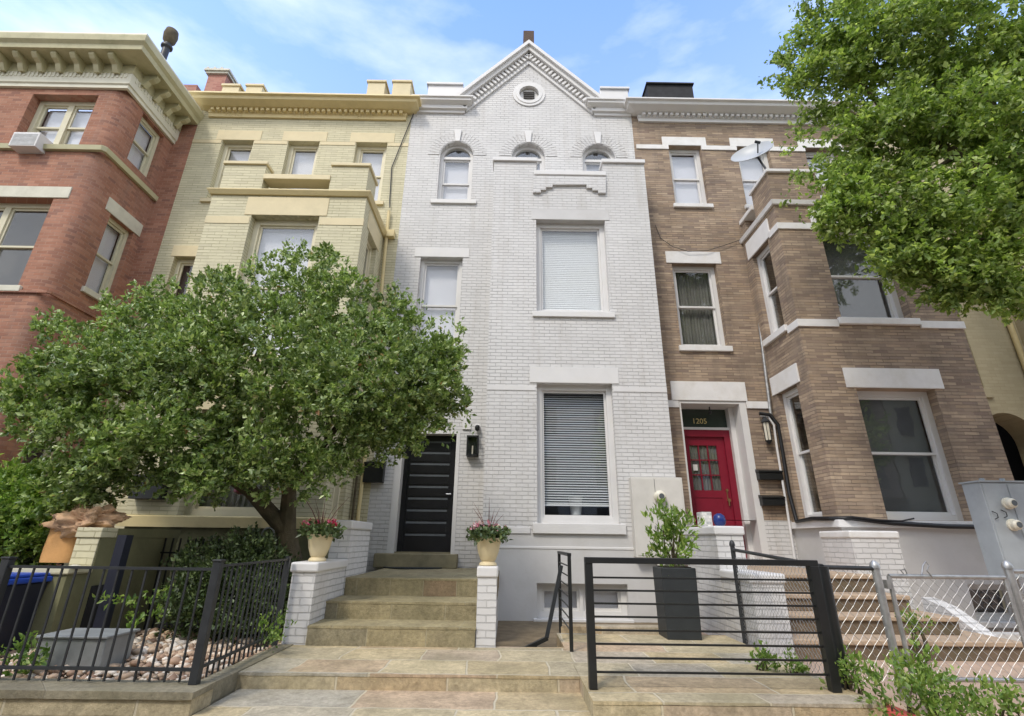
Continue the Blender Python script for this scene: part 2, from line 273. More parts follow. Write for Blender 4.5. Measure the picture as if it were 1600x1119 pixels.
def leafmat(name, c1, c2, c3, trans=.35, rough=.42, spec=.5, dry=False):
    m, nt, p, L = base(name)
    g = N(nt, 'ShaderNodeNewGeometry'); rp = N(nt, 'ShaderNodeValToRGB'); cr = rp.color_ramp; cr.elements.new(.5)
    for i, q in enumerate((c1, c2, c3)): cr.elements[i].position = (0, .55, .985)[i]; cr.elements[i].color = q
    if dry: e_ = cr.elements.new(1); e_.color = srgb(150, 104, 60)
    L(g.outputs['Random Per Island'], rp.inputs[0])
    tc = N(nt, 'ShaderNodeTexCoord'); nz = N(nt, 'ShaderNodeTexNoise'); nz.inputs['Scale'].default_value = 1.6; nz.inputs['Detail'].default_value = 3; L(tc.outputs['Object'], nz.inputs[0])
    mr = N(nt, 'ShaderNodeMapRange'); mr.inputs[1].default_value = .35; mr.inputs[2].default_value = .65; mr.inputs[3].default_value = .78; mr.inputs[4].default_value = 1.22; L(nz.outputs[0], mr.inputs[0])
    mu = N(nt, 'ShaderNodeMixRGB', blend_type='MULTIPLY'); mu.inputs[0].default_value = 1; L(rp.outputs[0], mu.inputs[1]); L(mr.outputs[0], mu.inputs[2])
    L(mu.outputs[0], p.inputs['Base Color']); p.inputs['Roughness'].default_value = rough; p.inputs['Specular IOR Level'].default_value = spec
    t = N(nt, 'ShaderNodeBsdfTranslucent'); ms = N(nt, 'ShaderNodeMixShader'); ms.inputs[0].default_value = trans
    gm = N(nt, 'ShaderNodeMixRGB', blend_type='MULTIPLY'); gm.inputs[0].default_value = 1; gm.inputs[2].default_value = (1.25, 1.3, .7, 1); L(mu.outputs[0], gm.inputs[1]); L(gm.outputs[0], t.inputs[0])
    o = nt.nodes['Material Output']; L(p.outputs[0], ms.inputs[1]); L(t.outputs[0], ms.inputs[2]); L(ms.outputs[0], o.inputs[0])
    return m
def glassmat(name, tint=(.96, .97, .97, 1), refl=.025):
    m = bpy.data.materials.new(name); m.use_nodes = True; nt = m.node_tree; nt.nodes.clear(); L = nt.links.new
    o = N(nt, 'ShaderNodeOutputMaterial'); t = N(nt, 'ShaderNodeBsdfTransparent'); t.inputs[0].default_value = tint
    g = N(nt, 'ShaderNodeBsdfGlossy'); g.inputs['Roughness'].default_value = .015
    f = N(nt, 'ShaderNodeFresnel'); ge = N(nt, 'ShaderNodeNewGeometry'); mi = N(nt, 'ShaderNodeMapRange'); mi.inputs[3].default_value = 1.5; mi.inputs[4].default_value = 1/1.5; L(ge.outputs['Backfacing'], mi.inputs[0]); L(mi.outputs[0], f.inputs[0])
    a = N(nt, 'ShaderNodeMath', operation='MULTIPLY_ADD', use_clamp=True); a.inputs[1].default_value = .8; a.inputs[2].default_value = refl; L(f.outputs[0], a.inputs[0])
    tc = N(nt, 'ShaderNodeTexCoord'); nz = N(nt, 'ShaderNodeTexNoise'); nz.inputs['Scale'].default_value = 1.3; L(tc.outputs['Object'], nz.inputs[0])
    bp = N(nt, 'ShaderNodeBump'); bp.inputs['Strength'].default_value = .05; bp.inputs['Distance'].default_value = .05; L(nz.outputs[0], bp.inputs['Height']); L(bp.outputs[0], g.inputs['Normal'])
    s = N(nt, 'ShaderNodeMixShader'); L(a.outputs[0], s.inputs[0]); L(t.outputs[0], s.inputs[1]); L(g.outputs[0], s.inputs[2]); L(s.outputs[0], o.inputs[0])
    return m
WH = lambda v, k=(1, .98, .955): (v*k[0], v*k[1], v*k[2], 1)
M = {}
M['wbrick'] = brick('painted_white_brick', [WH(.60), WH(.65), WH(.62)], WH(.40), bump=1.0, stain=.34, mvis=1.0, stcol=srgb(168, 160, 148), bigvar=.07, rough=.6, ms=.006, hl=.42, hcol=WH(.36))
M['wstucco'] = plain('white_painted_stucco', WH(.57), .7, var=.06, scale=2.5, bump=.15, dirt=srgb(188, 185, 180))
M['wtrim'] = plain('white_painted_trim', WH(.67), .5, var=.05, scale=3, bump=.12, dirt=srgb(216, 213, 205))
M['bstone'] = plain('white_painted_stone', WH(.74), .6, var=.06, scale=5, bump=.25, dirt=srgb(205, 200, 190))
M['ybrick'] = brick('painted_yellow_brick', [srgb(198, 191, 160), srgb(206, 199, 168), srgb(192, 185, 156)], srgb(150, 143, 110), bump=.6, stain=.16, mvis=.8, stcol=srgb(150, 142, 110), bigvar=.05, rough=.65, bh=.066, bw=.27, hl=.5, hcol=srgb(138, 130, 98))
M['ystone'] = plain('painted_yellow_stone', srgb(212, 198, 160), .65, var=.05, scale=4, bump=.2, dirt=srgb(196, 184, 148))
M['ytrim'] = plain('yellow_painted_trim', srgb(214, 196, 146), .5, var=.05, scale=4, bump=.15, dirt=srgb(190, 174, 130))
M['ybase'] = plain('green_basement_and_pillar_shade', srgb(120, 118, 86), .75, var=.2, scale=3, bump=.3, dirt=srgb(92, 90, 66))  # basement paint, also the shade colour on the yellow pillar's side
M['yframe'] = plain('cream_window_paint', srgb(214, 206, 178), .5, var=.05, bump=.08)
M['rbrick'] = brick('red_orange_brick', [srgb(148, 104, 84), srgb(162, 114, 92), srgb(170, 126, 104), srgb(154, 108, 88), srgb(138, 100, 86)], srgb(172, 146, 128), bump=.7, stain=.5, mvis=.7, stcol=srgb(138, 112, 100), bigvar=.2, bh=.066, bw=.2, hl=.4, hcol=srgb(118, 86, 74))
M['rstone'] = plain('pale_limestone', srgb(206, 202, 184), .7, var=.1, scale=4, bump=.25, dirt=srgb(170, 166, 145))
M['rtrim'] = plain('sage_cornice_paint', srgb(190, 184, 148), .55, var=.08, scale=3, bump=.15, dirt=srgb(150, 148, 112))
M['rfrieze'] = plain('pale_frieze_paint', srgb(220, 216, 196), .55, var=.08, scale=3, bump=.15, dirt=srgb(180, 178, 150))
M['rframe'] = plain('beige_window_paint', srgb(205, 199, 172), .5, var=.05, bump=.08)
M['bbrick'] = brick('tan_brown_brick', [srgb(128, 110, 98), srgb(164, 146, 126), srgb(146, 128, 110), srgb(176, 156, 134), srgb(156, 136, 114), srgb(134, 118, 106), srgb(166, 144, 122)], srgb(104, 92, 80), bw=.26, bh=.058, ms=.006, bump=1.0, stain=.5, mvis=.9, stcol=srgb(100, 92, 86), bigvar=.24, hl=.3, hcol=srgb(92, 80, 70))
M['beige'] = brick('beige_stucco_brick', [srgb(170, 160, 132), srgb(176, 166, 138), srgb(166, 156, 128)], srgb(140, 128, 98), bump=.3, stain=.2, mvis=.5, stcol=srgb(130, 120, 92), bigvar=.08)
M['glass'] = glassmat('window_glass'); M['glass_hi'] = glassmat('sky_reflecting_glass', refl=.06)
M['blind'] = plain('white_blind_slats', WH(.82, (1, 1, 1)), .5, var=.02, bump=0)
M['shade'] = plain('grey_roller_shade', srgb(222, 220, 226), .7, var=.04, scale=2, bump=.02)
M['greyshade'] = plain('dim_grey_blind', (.10, .10, .10, 1), .7, var=.15, scale=2, bump=.02)
M['curt'] = plain('grey_curtain_cloth', srgb(120, 118, 112), .9, var=.2, scale=3, bump=.1)
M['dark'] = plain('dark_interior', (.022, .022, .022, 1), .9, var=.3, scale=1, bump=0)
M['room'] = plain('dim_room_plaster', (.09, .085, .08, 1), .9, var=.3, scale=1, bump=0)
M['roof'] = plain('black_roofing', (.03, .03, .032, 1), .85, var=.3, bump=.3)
M['pinkbrick'] = brick('faded_chimney_brick', [srgb(160, 110, 98), srgb(176, 128, 112), srgb(150, 100, 88)], srgb(160, 140, 126), bump=.5, stain=.2)
M['black'] = plain('black_metal_paint', (.012, .013, .013, 1), .38, var=.3, scale=8, bump=.05, spec=.5)
M['iron'] = plain('charcoal_iron', (.028, .030, .032, 1), .45, var=.3, scale=10, bump=.1)
M['door_black'] = plain('satin_black_door', (.010, .010, .011, 1), .32, var=.3, bump=.03, spec=.5)
M['slot'] = plain('frosted_dark_glass', (.10, .11, .12, 1), .2, var=.1, bump=0, spec=.8)
M['red'] = plain('crimson_door_paint', srgb(128, 26, 46), .42, var=.08, bump=.05)
M['galv'] = plain('galvanised_steel', (.42, .42, .41, 1), .42, metal=.7, var=.3, scale=12, bump=.1)
M['greybox'] = plain('grey_enamel_steel', srgb(158, 164, 168), .45, var=.08, bump=.05, dirt=srgb(140, 144, 146))
M['beigebox'] = plain('cream_enamel_steel', srgb(208, 204, 196), .5, var=.06, bump=.05, dirt=srgb(196, 192, 182))
M['gauge'] = plain('meter_cream', srgb(214, 208, 190), .3, var=.05, bump=0)
M['rubber'] = plain('black_cable', (.012, .012, .013, 1), .45, var=.2, bump=0)
M['brass'] = plain('brass', (.55, .42, .18, 1), .3, metal=1, var=.1, bump=0)
M['gold'] = plain('gold_lettering', srgb(206, 190, 130), .5, var=.02, bump=0)
M['steel'] = plain('brushed_steel', (.5, .5, .5, 1), .3, metal=1, var=.1, bump=0)
M['pot'] = plain('cream_pot', srgb(214, 198, 160), .55, var=.08, scale=5, bump=.08, dirt=srgb(190, 172, 134))
M['planter'] = plain('charcoal_planter', (.030, .034, .036, 1), .5, var=.12, bump=.04)
M['soil'] = plain('dark_soil', (.03, .022, .015, 1), .95, var=.4, scale=20, bump=.8)
M['bark'] = plain('grey_brown_bark', srgb(92, 82, 62), .9, var=.35, scale=9, bump=.9, dirt=srgb(66, 68, 44))
M['conc'] = plain('pink_concrete', srgb(186, 160, 138), .85, var=.14, scale=4, bump=.25, dirt=srgb(150, 132, 112))
M['pebble'] = leafmat('mixed_pebbles', srgb(142, 112, 92), srgb(186, 162, 136), srgb(218, 208, 194), trans=0, rough=.6, spec=.3)
M['ftop'] = flag('flagstone_paving'); M['fvert'] = flag('flagstone_risers', True, .62, .36)
M['stair_t'] = flag('stair_treads', False, .9, .62, joint=srgb(168, 158, 132), ms=.006, tones= [srgb(160, 152, 124), srgb(170, 160, 130), srgb(150, 144, 120), srgb(166, 154, 126)])
M['stair_v'] = flag('stair_risers', True, .42, .36, joint=srgb(176, 166, 138), ms=.006, tones= [srgb(154, 146, 120), srgb(166, 156, 126), srgb(144, 138, 118), srgb(170, 134, 108), srgb(158, 148, 118)])
M['curb'] = flag('grey_curb_stone', True, .9, .4, joint=srgb(150, 142, 122), ms=.006, tones= [srgb(150, 144, 126), srgb(128, 122, 106), srgb(164, 158, 140)])
M['tstone'] = plain('olive_sandstone', srgb(138, 130, 104), .85, var=.25, scale=5, bump=.5, dirt=srgb(112, 106, 84))
M['asph'] = plain('asphalt', (.05, .05, .05, 1), .9, var=.2, scale=30, bump=.4)
M['soilg'] = plain('bare_earth_ground', srgb(120, 106, 84), .95, var=.3, scale=6, bump=.6)
M['redpaint'] = plain('red_curb_paint', srgb(190, 88, 78), .6, var=.15, scale=10, bump=.2)
M['btread'] = plain('brown_stair_concrete', srgb(176, 154, 130), .85, var=.14, scale=5, bump=.3)
M['briser'] = plain('brown_stair_face', srgb(116, 100, 82), .85, var=.2, scale=6, bump=.4, dirt=srgb(88, 84, 62))
M['paper'] = plain('brown_paper', srgb(214, 162, 104), .8, var=.1, scale=7, bump=.35)
M['crumple'] = plain('crumpled_brown_paper', srgb(210, 172, 136), .85, var=.35, scale=9, bump=.6, dirt=srgb(112, 76, 60))
M['binblue'] = plain('blue_bin_plastic', srgb(40, 72, 160), .4, var=.08, bump=.05)
M['bindark'] = plain('dark_bin_plastic', srgb(30, 32, 44), .45, var=.1, bump=.05)
M['mark'] = plain('white_stamp', srgb(190, 194, 205), .6, var=.2, bump=0)
M['dish'] = plain('dish_grey_enamel', srgb(172, 175, 178), .4, var=.05, bump=0)
M['steelbox'] = plain('weathered_zinc', srgb(150, 152, 150), .55, metal=.3, var=.2, scale=5, bump=.15, dirt=srgb(118, 120, 116))
M['green1'] = leafmat('holly_leaves', srgb(86, 110, 52), srgb(128, 152, 80), srgb(188, 202, 136), trans=.3, rough=.36, spec=.7, dry=True)
M['green2'] = leafmat('bright_tree_leaves', srgb(100, 124, 58), srgb(136, 158, 80), srgb(186, 200, 124), trans=.5)
M['green3'] = leafmat('weed_leaves', srgb(88, 120, 48), srgb(124, 152, 70), srgb(166, 184, 104), trans=.4)
M['green4'] = leafmat('hedge_leaves', srgb(58, 74, 42), srgb(80, 98, 56), srgb(110, 126, 78), trans=.2)
M['magenta'] = leafmat('magenta_petals', srgb(150, 24, 60), srgb(190, 50, 96), srgb(214, 130, 150), trans=.3)
M['pink'] = leafmat('pale_pink_petals', srgb(196, 110, 140), srgb(222, 160, 180), srgb(236, 214, 214), trans=.3)
M['purple'] = leafmat('purple_grass_blades', srgb(70, 44, 44), srgb(104, 66, 60), srgb(120, 96, 70), trans=.2)
M['orangeleaf'] = leafmat('dry_leaves', srgb(176, 128, 96), srgb(212, 172, 136), srgb(234, 208, 178), trans=.3)
M['blue'] = plain('navy_blue_glaze', srgb(30, 48, 110), .3, var=.1, bump=0)
M['mat'] = plain('dark_rubber_mat', (.03, .035, .035, 1), .9, var=.3, scale=30, bump=.6)
M['tile'] = brick('patterned_planter_glaze', [srgb(226, 222, 214), srgb(160, 160, 160)], srgb(200, 198, 190), bw=.04, bh=.04, ms=.004, bump=.1, stain=0)

# ------------------------------------------------------------------ ground
MY, WB, BB, YB, RB = 9.4, 8.82, 8.03, 7.97, 7.88
TZ, LZ = .12, .68
g = MB(); g.add([(-300, -300, -.06), (300, -300, -.06), (300, 300, -.06), (-300, 300, -.06)], [(0, 1, 2, 3)]); struct(g.build('ground', M['soilg']))
g = MB(); g.box(-60, 60, -12, -3.2, -.055, -.045); struct(g.build('road', M['asph']))
g = MB(); g.box(-60, 60, -3.2, -2.9, -.055, .06); struct(g.build('road_kerb', M['conc']))
g = MB(); g.box(-60, 60, -2.9, 0.8, -.055, .0); struct(g.build('sidewalk', M['conc']))
# flagstone path leading to the terrace
g = MB(); g.box(-2.12, 2.62, .8, 4.72, -.055, .006, 0); struct(g.build('path', [M['ftop']]))
# terrace (two levels of slab with vertical stone faces)
g = MB()
def slab(g, x0, x1, y0, y1, z0, z1, nose=.004):
    g.box(x0, x1, y0+nose, y1, z0, z1-.02, 1)
    g.box(x0-.0, x1+.0, y0, y1, z1-.02, z1, 0)
slab(g, -2.16, .61, 4.62, 5.72, -.04, TZ); slab(g, .61, 2.62, 3.97, 6.6, -.04, TZ+.0006)
g.box(-2.16, .655, 5.72, 5.80, -1.0, TZ-.004, 1)
struct(rough(g.build('terrace_paving', [M['ftop'], M['fvert']]), .007, .3))
g = MB(); g.box(.66, 2.3, 6.6, 6.78, -1.0, TZ+.075, 1); struct(g.build('areaway_kerb', [M['ftop'], M['fvert']], bevel=.01))
g = MB(); g.box(-2.3, 2.9, 5.8, MY, -1.1, -1.0); struct(g.build('areaway_floor', M['conc']))
g = MB(); g.box(2.62, 14, .8, 9.4, -.055, .0); struct(g.build('front_yard_concrete', M['conc']))
g = MB(); g.box(-14, -2.3, 4.2, 9.4, -.055, .03); struct(g.build('yard_soil', M['soil']))

# ------------------------------------------------------------------ stone steps
st = thing('entrance_steps', (-1.2, 5.7, TZ), 'olive flagstone entrance steps rising to the black door', 'steps')
for i, (y0, z0, z1) in enumerate(((5.69, TZ, .302), (6.17, .302, .478), (6.80, .478, LZ))):
    s = MB(); s.box(-2.03, -.31 if i < 2 else -.12, y0+.004, 9.38 if i == 2 else y0+1.2, (TZ-.3 if i == 0 else z0-.1), z1-.022, 1)
    s.box(-2.035, -.305 if i < 2 else -.115, y0, 9.38 if i == 2 else y0+1.2, z1-.022, z1, 0)
    rough(s.build('step', [M['stair_t'], M['stair_v']], st), .008, .22)
s = MB(); s.box(-2.03, -.12, 7.0, 9.38, -1.0, .44, 0); s.build('landing_base', [M['wbrick']], st)
s = MB(); s.box(-2.30, -.86, 9.16, 9.5, LZ, .905, 0); s.build('threshold_stone', [M['tstone']], st, bevel=.012)
# doormat: half-round rubber
g = MB(); n = 20; cxm = -1.6
pts = [(-1.6+.5*math.cos(math.pi*k/n+math.pi), 9.1+.36*math.sin(math.pi*k/n+math.pi), LZ+.002) for k in range(n+1)]
g.prism(pts, (0, 0, .018)); tag(g.build('doormat', M['mat']), 'dark half-round doormat on the landing before the black door', 'doormat')

GR = {'flower_pot': 'cream flower pots', 'weed_clump': 'weed clumps', 'mailbox': 'wall mailboxes', 'iron_fence': 'iron picket fences', 'chain_link_fence': 'chain-link fence runs', 'wheelie_bin': 'recycling bins', 'opposite_house': 'houses across the street', 'wing_wall': 'white stoop walls'}
def capwall(name, label, x0, x1, secs, mat, capm, cat='wall', capo=.025, base=-.1):
    t = thing(name, ((x0+x1)/2, secs[0][0], 0), label, cat)
    for y0, y1, zt, ch in secs:
        b = MB(); b.box(x0, x1, y0, y1, base, zt-ch); b.build('brick_section', mat, t)
        b = MB(); b.box(x0-capo, x1+capo, y0-capo, y1+capo*.5, zt-ch, zt); b.build('cap', capm, t, bevel=.02)
    return t
capwall('wing_wall', 'low white brick wall stepping up left of the entrance steps', -2.285, -2.035, [(5.72, 6.75, .90, .10), (6.78, 7.75, 1.37, .11)], M['wbrick'], M['wtrim'])
capwall('brick_pillar', 'slim white brick pillar right of the entrance steps', -.305, -.10, [(5.72, 5.93, .885, .115)], M['wbrick'], M['wtrim'], 'pillar', .012)

# ------------------------------------------------------------------ building tools
def wall(mb, fr, u0, u1, z0, z1, ops, depth=.26, m=0, mr=None):
    """flat wall with openings [(u0,u1,z0,z1,arch)]; arch = height of a round head inside z1"""
    us = sorted(set([u0, u1]+[q for o in ops for q in o[:2]])); zs = sorted(set([z0, z1]+[q for o in ops for q in o[2:4]]))
    us = [u for u in us if u0 <= u <= u1]; zs = [z for z in zs if z0 <= z <= z1]
    mr = m if mr is None else mr
    for i in range(len(us)-1):
        for j in range(len(zs)-1):
            uc, zc = (us[i]+us[i+1])/2, (zs[j]+zs[j+1])/2
            if any(o[0] < uc < o[1] and o[2] < zc < o[3] for o in ops): continue
            mb.add([fr.P(us[i], zs[j], 0), fr.P(us[i+1], zs[j], 0), fr.P(us[i+1], zs[j+1], 0), fr.P(us[i], zs[j+1], 0)], [(0, 1, 2, 3)], m)
    for o in ops:
        a, b, c, d = o[:4]; arch = o[4] if len(o) > 4 else 0; t = d-arch; low = [(a, t), (a, c), (b, c), (b, t)]; head = [(b, t), (b, d), (a, d), (a, t)] if not arch else None
        if arch:
            n = 16; cu = (a+b)/2; hw = (b-a)/2
            arc = [(cu+hw*math.cos(math.pi*k/n), t+arch*math.sin(math.pi*k/n)) for k in range(n+1)]
            for k in range(n):
                p, q = arc[k], arc[k+1]
                mb.add([fr.P(p[0], p[1], 0), fr.P(p[0], d, 0), fr.P(q[0], d, 0), fr.P(q[0], q[1], 0)], [(0, 1, 2, 3)], m)
            head = arc
        loop = low+head[1:-1] if arch else low+head[1:3]
        n = len(loop)
        for k in range(n):
            p, q = loop[k], loop[(k+1) % n]
            mb.add([fr.P(p[0], p[1], 0), fr.P(q[0], q[1], 0), fr.P(q[0], q[1], -depth), fr.P(p[0], p[1], -depth)], [(0, 1, 2, 3)], mr)
def window(parent, fr, u0, u1, z0, z1, frm, rec=.12, cas=.065, split=.5, style='sash', back='dark', sill=None, lint=None, band=None,
           stone=None, glass=None, arch=0, mull=0, name='window', open_=0):
    """window set in an opening: casing + sashes (one mesh), pane, backing, sill and lintel as sub-parts"""
    glass = glass or M['glass']; f = MB(); c = cas; z1b = z1-arch
    f.fb(fr, u0, u0+c, z0, z1b, -rec-.10, -rec+.02); f.fb(fr, u1-c, u1, z0, z1b, -rec-.10, -rec+.02); f.fb(fr, u0+c, u1-c, z0, z0+c, -rec-.10, -rec+.015)
    if not arch: f.fb(fr, u0+c, u1-c, z1-c, z1, -rec-.10, -rec+.015)
    else:
        n = 16; cu = (u0+u1)/2; hw = (u1-u0)/2; f.fb(fr, u0+c, u1-c, z1b-c*.5, z1b+c*.5, -rec-.10, -rec+.018)
        for k in range(n):
            A, B = math.pi*k/n, math.pi*(k+1)/n
            q = [(cu+r_*math.cos(t_), z1b+r_/hw*arch*math.sin(t_)) for r_, t_ in ((hw, A), (hw, B), (hw-c, B), (hw-c, A))]
            f.prism([fr.P(a, b, -rec+.015) for a, b in q], fr.P(0, 0, -.10)-fr.P(0, 0, 0))
    s = .042; iu0, iu1, iz0, iz1 = u0+c, u1-c, z0+c, (z1-c if not arch else z1b-c*.5)
    cols = [(iu0, iu1)] if not mull else [(iu0, (iu0+iu1)/2-mull/2), ((iu0+iu1)/2+mull/2, iu1)]
    if mull: f.fb(fr, cols[0][1], cols[1][0], iz0, iz1, -rec-.10, -rec+.01)
    pane = MB(); back_mb = MB()
    for a, b in cols:
        zm = iz0+(iz1-iz0)*split
        if style == 'sash':
            for (p, q, d) in ((iz0, zm+.02, -.055), (zm-.02, iz1, -.02)):
                f.fb(fr, a, a+s, p, q, -rec+d-.03, -rec+d); f.fb(fr, b-s, b, p, q, -rec+d-.03, -rec+d)
                f.fb(fr, a+s, b-s, p, p+s, -rec+d-.03, -rec+d); f.fb(fr, a+s, b-s, q-s, q, -rec+d-.03, -rec+d)
                pane.fb(fr, a+s-.004, b-s+.004, p+s-.004, q-s+.004, -rec+d-.018, -rec+d-.012)
        else:
            d = -.03
            f.fb(fr, a, a+s, iz0, iz1, -rec+d-.03, -rec+d); f.fb(fr, b-s, b, iz0, iz1, -rec+d-.03, -rec+d)
            f.fb(fr, a+s, b-s, iz0, iz0+s, -rec+d-.03, -rec+d); f.fb(fr, a+s, b-s, iz1-s, iz1, -rec+d-.03, -rec+d)
            pane.fb(fr, a+s-.004, b-s+.004, iz0+s-.004, iz1-s+.004, -rec+d-.018, -rec+d-.012)
    if arch:
        n = 14; hw2 = (u1-u0)/2-c*.9; poly = [fr.P(cu+hw2*math.cos(math.pi*k/n), z1b+hw2/hw*arch*math.sin(math.pi*k/n), -rec-.03) for k in range(n+1)]
        pane.prism(poly, fr.P(0, 0, -.006)-fr.P(0, 0, 0))
    w_ = f.build(name, frm, parent); pane.build('pane', glass, w_)
    if back in ('blind', 'openblind'):
        z = iz0+.02+(open_*(iz1-iz0)); tilt = .012 if back == 'openblind' else .0235; dd = .018 if back == 'openblind' else .006
        while z < iz1-.01:
            vs = [fr.P(iu0+.01, z-tilt, -rec-.13+dd), fr.P(iu1-.01, z-tilt, -rec-.13+dd), fr.P(iu1-.01, z+tilt, -rec-.13-dd), fr.P(iu0+.01, z+tilt, -rec-.13-dd)]
            back_mb.prism(vs, (0, 0, .002)); z += .044
        if open_: back_mb.fb(fr, iu0+.01, iu1-.01, iz0+open_*(iz1-iz0)-.03, iz0+open_*(iz1-iz0), -rec-.15, -rec-.11)
        back_mb.build('blind', M['blind'], w_)
    elif back == 'grey': back_mb.fb(fr, iu0, iu1, iz0, iz1, -rec-.14, -rec-.135); back_mb.build('blind', M['greyshade'], w_)
    elif back in ('shade', 'curt'):
        if back == 'shade': back_mb.fb(fr, iu0, iu1, iz0+open_*(iz1-iz0), iz1, -rec-.14, -rec-.135); back_mb.build('shade', M['shade'], w_)
        else:
            n = 40; vs = []; zz = (iz0, iz1)
            for k in range(n+1):
                u = iu0+(iu1-iu0)*k/n
                for z in zz: vs.append(fr.P(u, z, -rec-.16+.018*math.sin(k*1.9)+.01*math.sin(k*.7)))
            back_mb.add(vs, [(2*k, 2*k+2, 2*k+3, 2*k+1) for k in range(n)]); back_mb.build('curtain', M['curt'], w_)
    stone = stone or frm
    if sill: e, h, pr = sill; b = MB(); b.fb(fr, u0-e, u1+e, z0-h, z0-.002, -rec-.02, pr); b.build('sill', stone, w_, bevel=.008)
    if lint: e, h, pr = lint; b = MB(); b.fb(fr, u0-e, u1+e, z1+.002, z1+h, -.05, pr); b.build('lintel', stone, w_, bevel=.006)
    return w_
def interior(parent, x0, x1, y0, y1, z0, z1, mat='room'):
    b = MB(); b.box(x0, x1, y0, y1, z0, z1); return b.build('inner_walls', M[mat], parent)
def text(s, size, loc, mat, parent=None, name='lettering', depth=.004):
    cu = bpy.data.curves.new(name, 'FONT'); cu.body = s; cu.size = size; cu.extrude = depth; cu.align_x = 'CENTER'
    o = bpy.data.objects.new(name, cu); COL.objects.link(o); o.rotation_euler = (R(90), 0, 0); o.location = loc
    dg = bpy.context.evaluated_depsgraph_get(); me = bpy.data.meshes.new_from_object(o.evaluated_get(dg)); me.name = name
    bpy.data.objects.remove(o); q = bpy.data.objects.new(name, me); COL.objects.link(q); me.materials.clear(); me.materials.append(mat)
    q.rotation_euler = (R(90), 0, 0); q.location = Vector(loc)-(W(parent) if parent else Vector()); q.parent = parent
    return q
F = Fr('F', MY); FW = Fr('F', WB); FB = Fr('F', BB); FY = Fr('F', YB); FR_ = Fr('F', RB)
def rc(fr, x0, y0, x1, y1, d=0):   # two photo corners (top left, bottom right) on a wall plane -> u0,u1,z0,z1
    a = fr.at(x0, y0, d); b = fr.at(x1, y1, d); return a[0], b[0], b[1], a[1]

# ================================================================== WHITE HOUSE
WX0, WX1, BX0 = -2.55, 2.97, -.42
H = thing('white_house', (.2, MY, 0), 'tall white painted brick rowhouse with pointed gable, between the yellow and tan brick houses', 'house')
ops = []
def r(v): return tuple(round(q, 3) for q in v)
wl = r(rc(F, 688, 223, 738, 313)); zt = wl[3]; hw = .40
cu = F.at(712.5, 260)[0]; zsp = F.at(712, 248)[1]; zbt = F.at(710, 313)[1]
arcs = [cu, F.at(825.5, 240)[0], F.at(935.5, 242)[0]]
ztop = F.at(714, 222)[1]
for c in arcs: ops.append((c-hw, c+hw, zbt, ztop, hw))
w2 = (F.at(654, 440)[0], F.at(721, 440)[0], F.at(700, 541)[1], F.at(690, 402)[1])
ops.append(w2)
dz0 = .905; dz1 = F.at(670, 672)[1]; du0, du1 = -2.14, -.93
ops.append((du0, du1, dz0, dz1))
ZR = F.at(690, 166)[1]     # height of wall top under returns
b = MB(); wall(b, F, WX0, WX1, .0, ZR, ops)
# gable wall with round vent hole
ax, az = F.at(826, 84); gl, gr = F.at(716, 166)[0], F.at(938, 170)[0]
gzb = ZR
vc = Vector(F.at(826.5, 162)); vr = .40
n = 40
outer = []
poly = [(gl, gzb), (gr, gzb), (ax, az)]
# ring: connect circle to triangle+rest by fan of quads to a bounding polygon (octagon rays)
def hit(c, ang):
    best = 9; d = Vector((math.cos(ang), math.sin(ang)))
    for i in range(3):
        a = Vector(poly[i]); e = Vector(poly[(i+1) % 3])-a; den = d.x*e.y-d.y*e.x
        if abs(den) < 1e-9: continue
        w = a-c; t = (w.x*e.y-w.y*e.x)/den; s = (w.x*d.y-w.y*d.x)/den
        if t > 0 and -1e-6 <= s <= 1+1e-6: best = min(best, t)
    return c+d*best
angs = sorted([2*math.pi*k/n for k in range(n)]+[math.atan2(p[1]-vc.y, p[0]-vc.x) % (2*math.pi) for p in poly])
if vc.y-vr < gzb+.05: vc.y = gzb+vr+.05
for i in range(len(angs)):
    A, B = angs[i], angs[(i+1) % len(angs)]
    p, q = vc+Vector((math.cos(A), math.sin(A)))*.3, vc+Vector((math.cos(B), math.sin(B)))*.3
    P, Q = hit(vc, A), hit(vc, B)
    b.add([F.P(p.x, p.y, 0), F.P(P.x, P.y, 0), F.P(Q.x, Q.y, 0), F.P(q.x, q.y, 0)], [(0, 1, 2, 3)])
b.add([(gl, MY+.3, gzb), (gr, MY+.3, gzb), (ax, MY+.3, az)], [(0, 1, 2)])
b.build('wall', M['wbrick'], H, merge=True)
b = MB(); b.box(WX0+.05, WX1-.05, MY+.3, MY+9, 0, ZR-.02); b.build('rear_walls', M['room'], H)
b = MB(); b.box(WX0, WX1, MY+.21, MY+9.2, ZR+.0, ZR+.25); b.prism([(gl+.1, MY+.2, gzb+.25), (gr-.1, MY+.2, gzb+.25), (ax, MY+.2, az-.1)], (0, .28, 0)); b.build('roof', M['roof'], H)
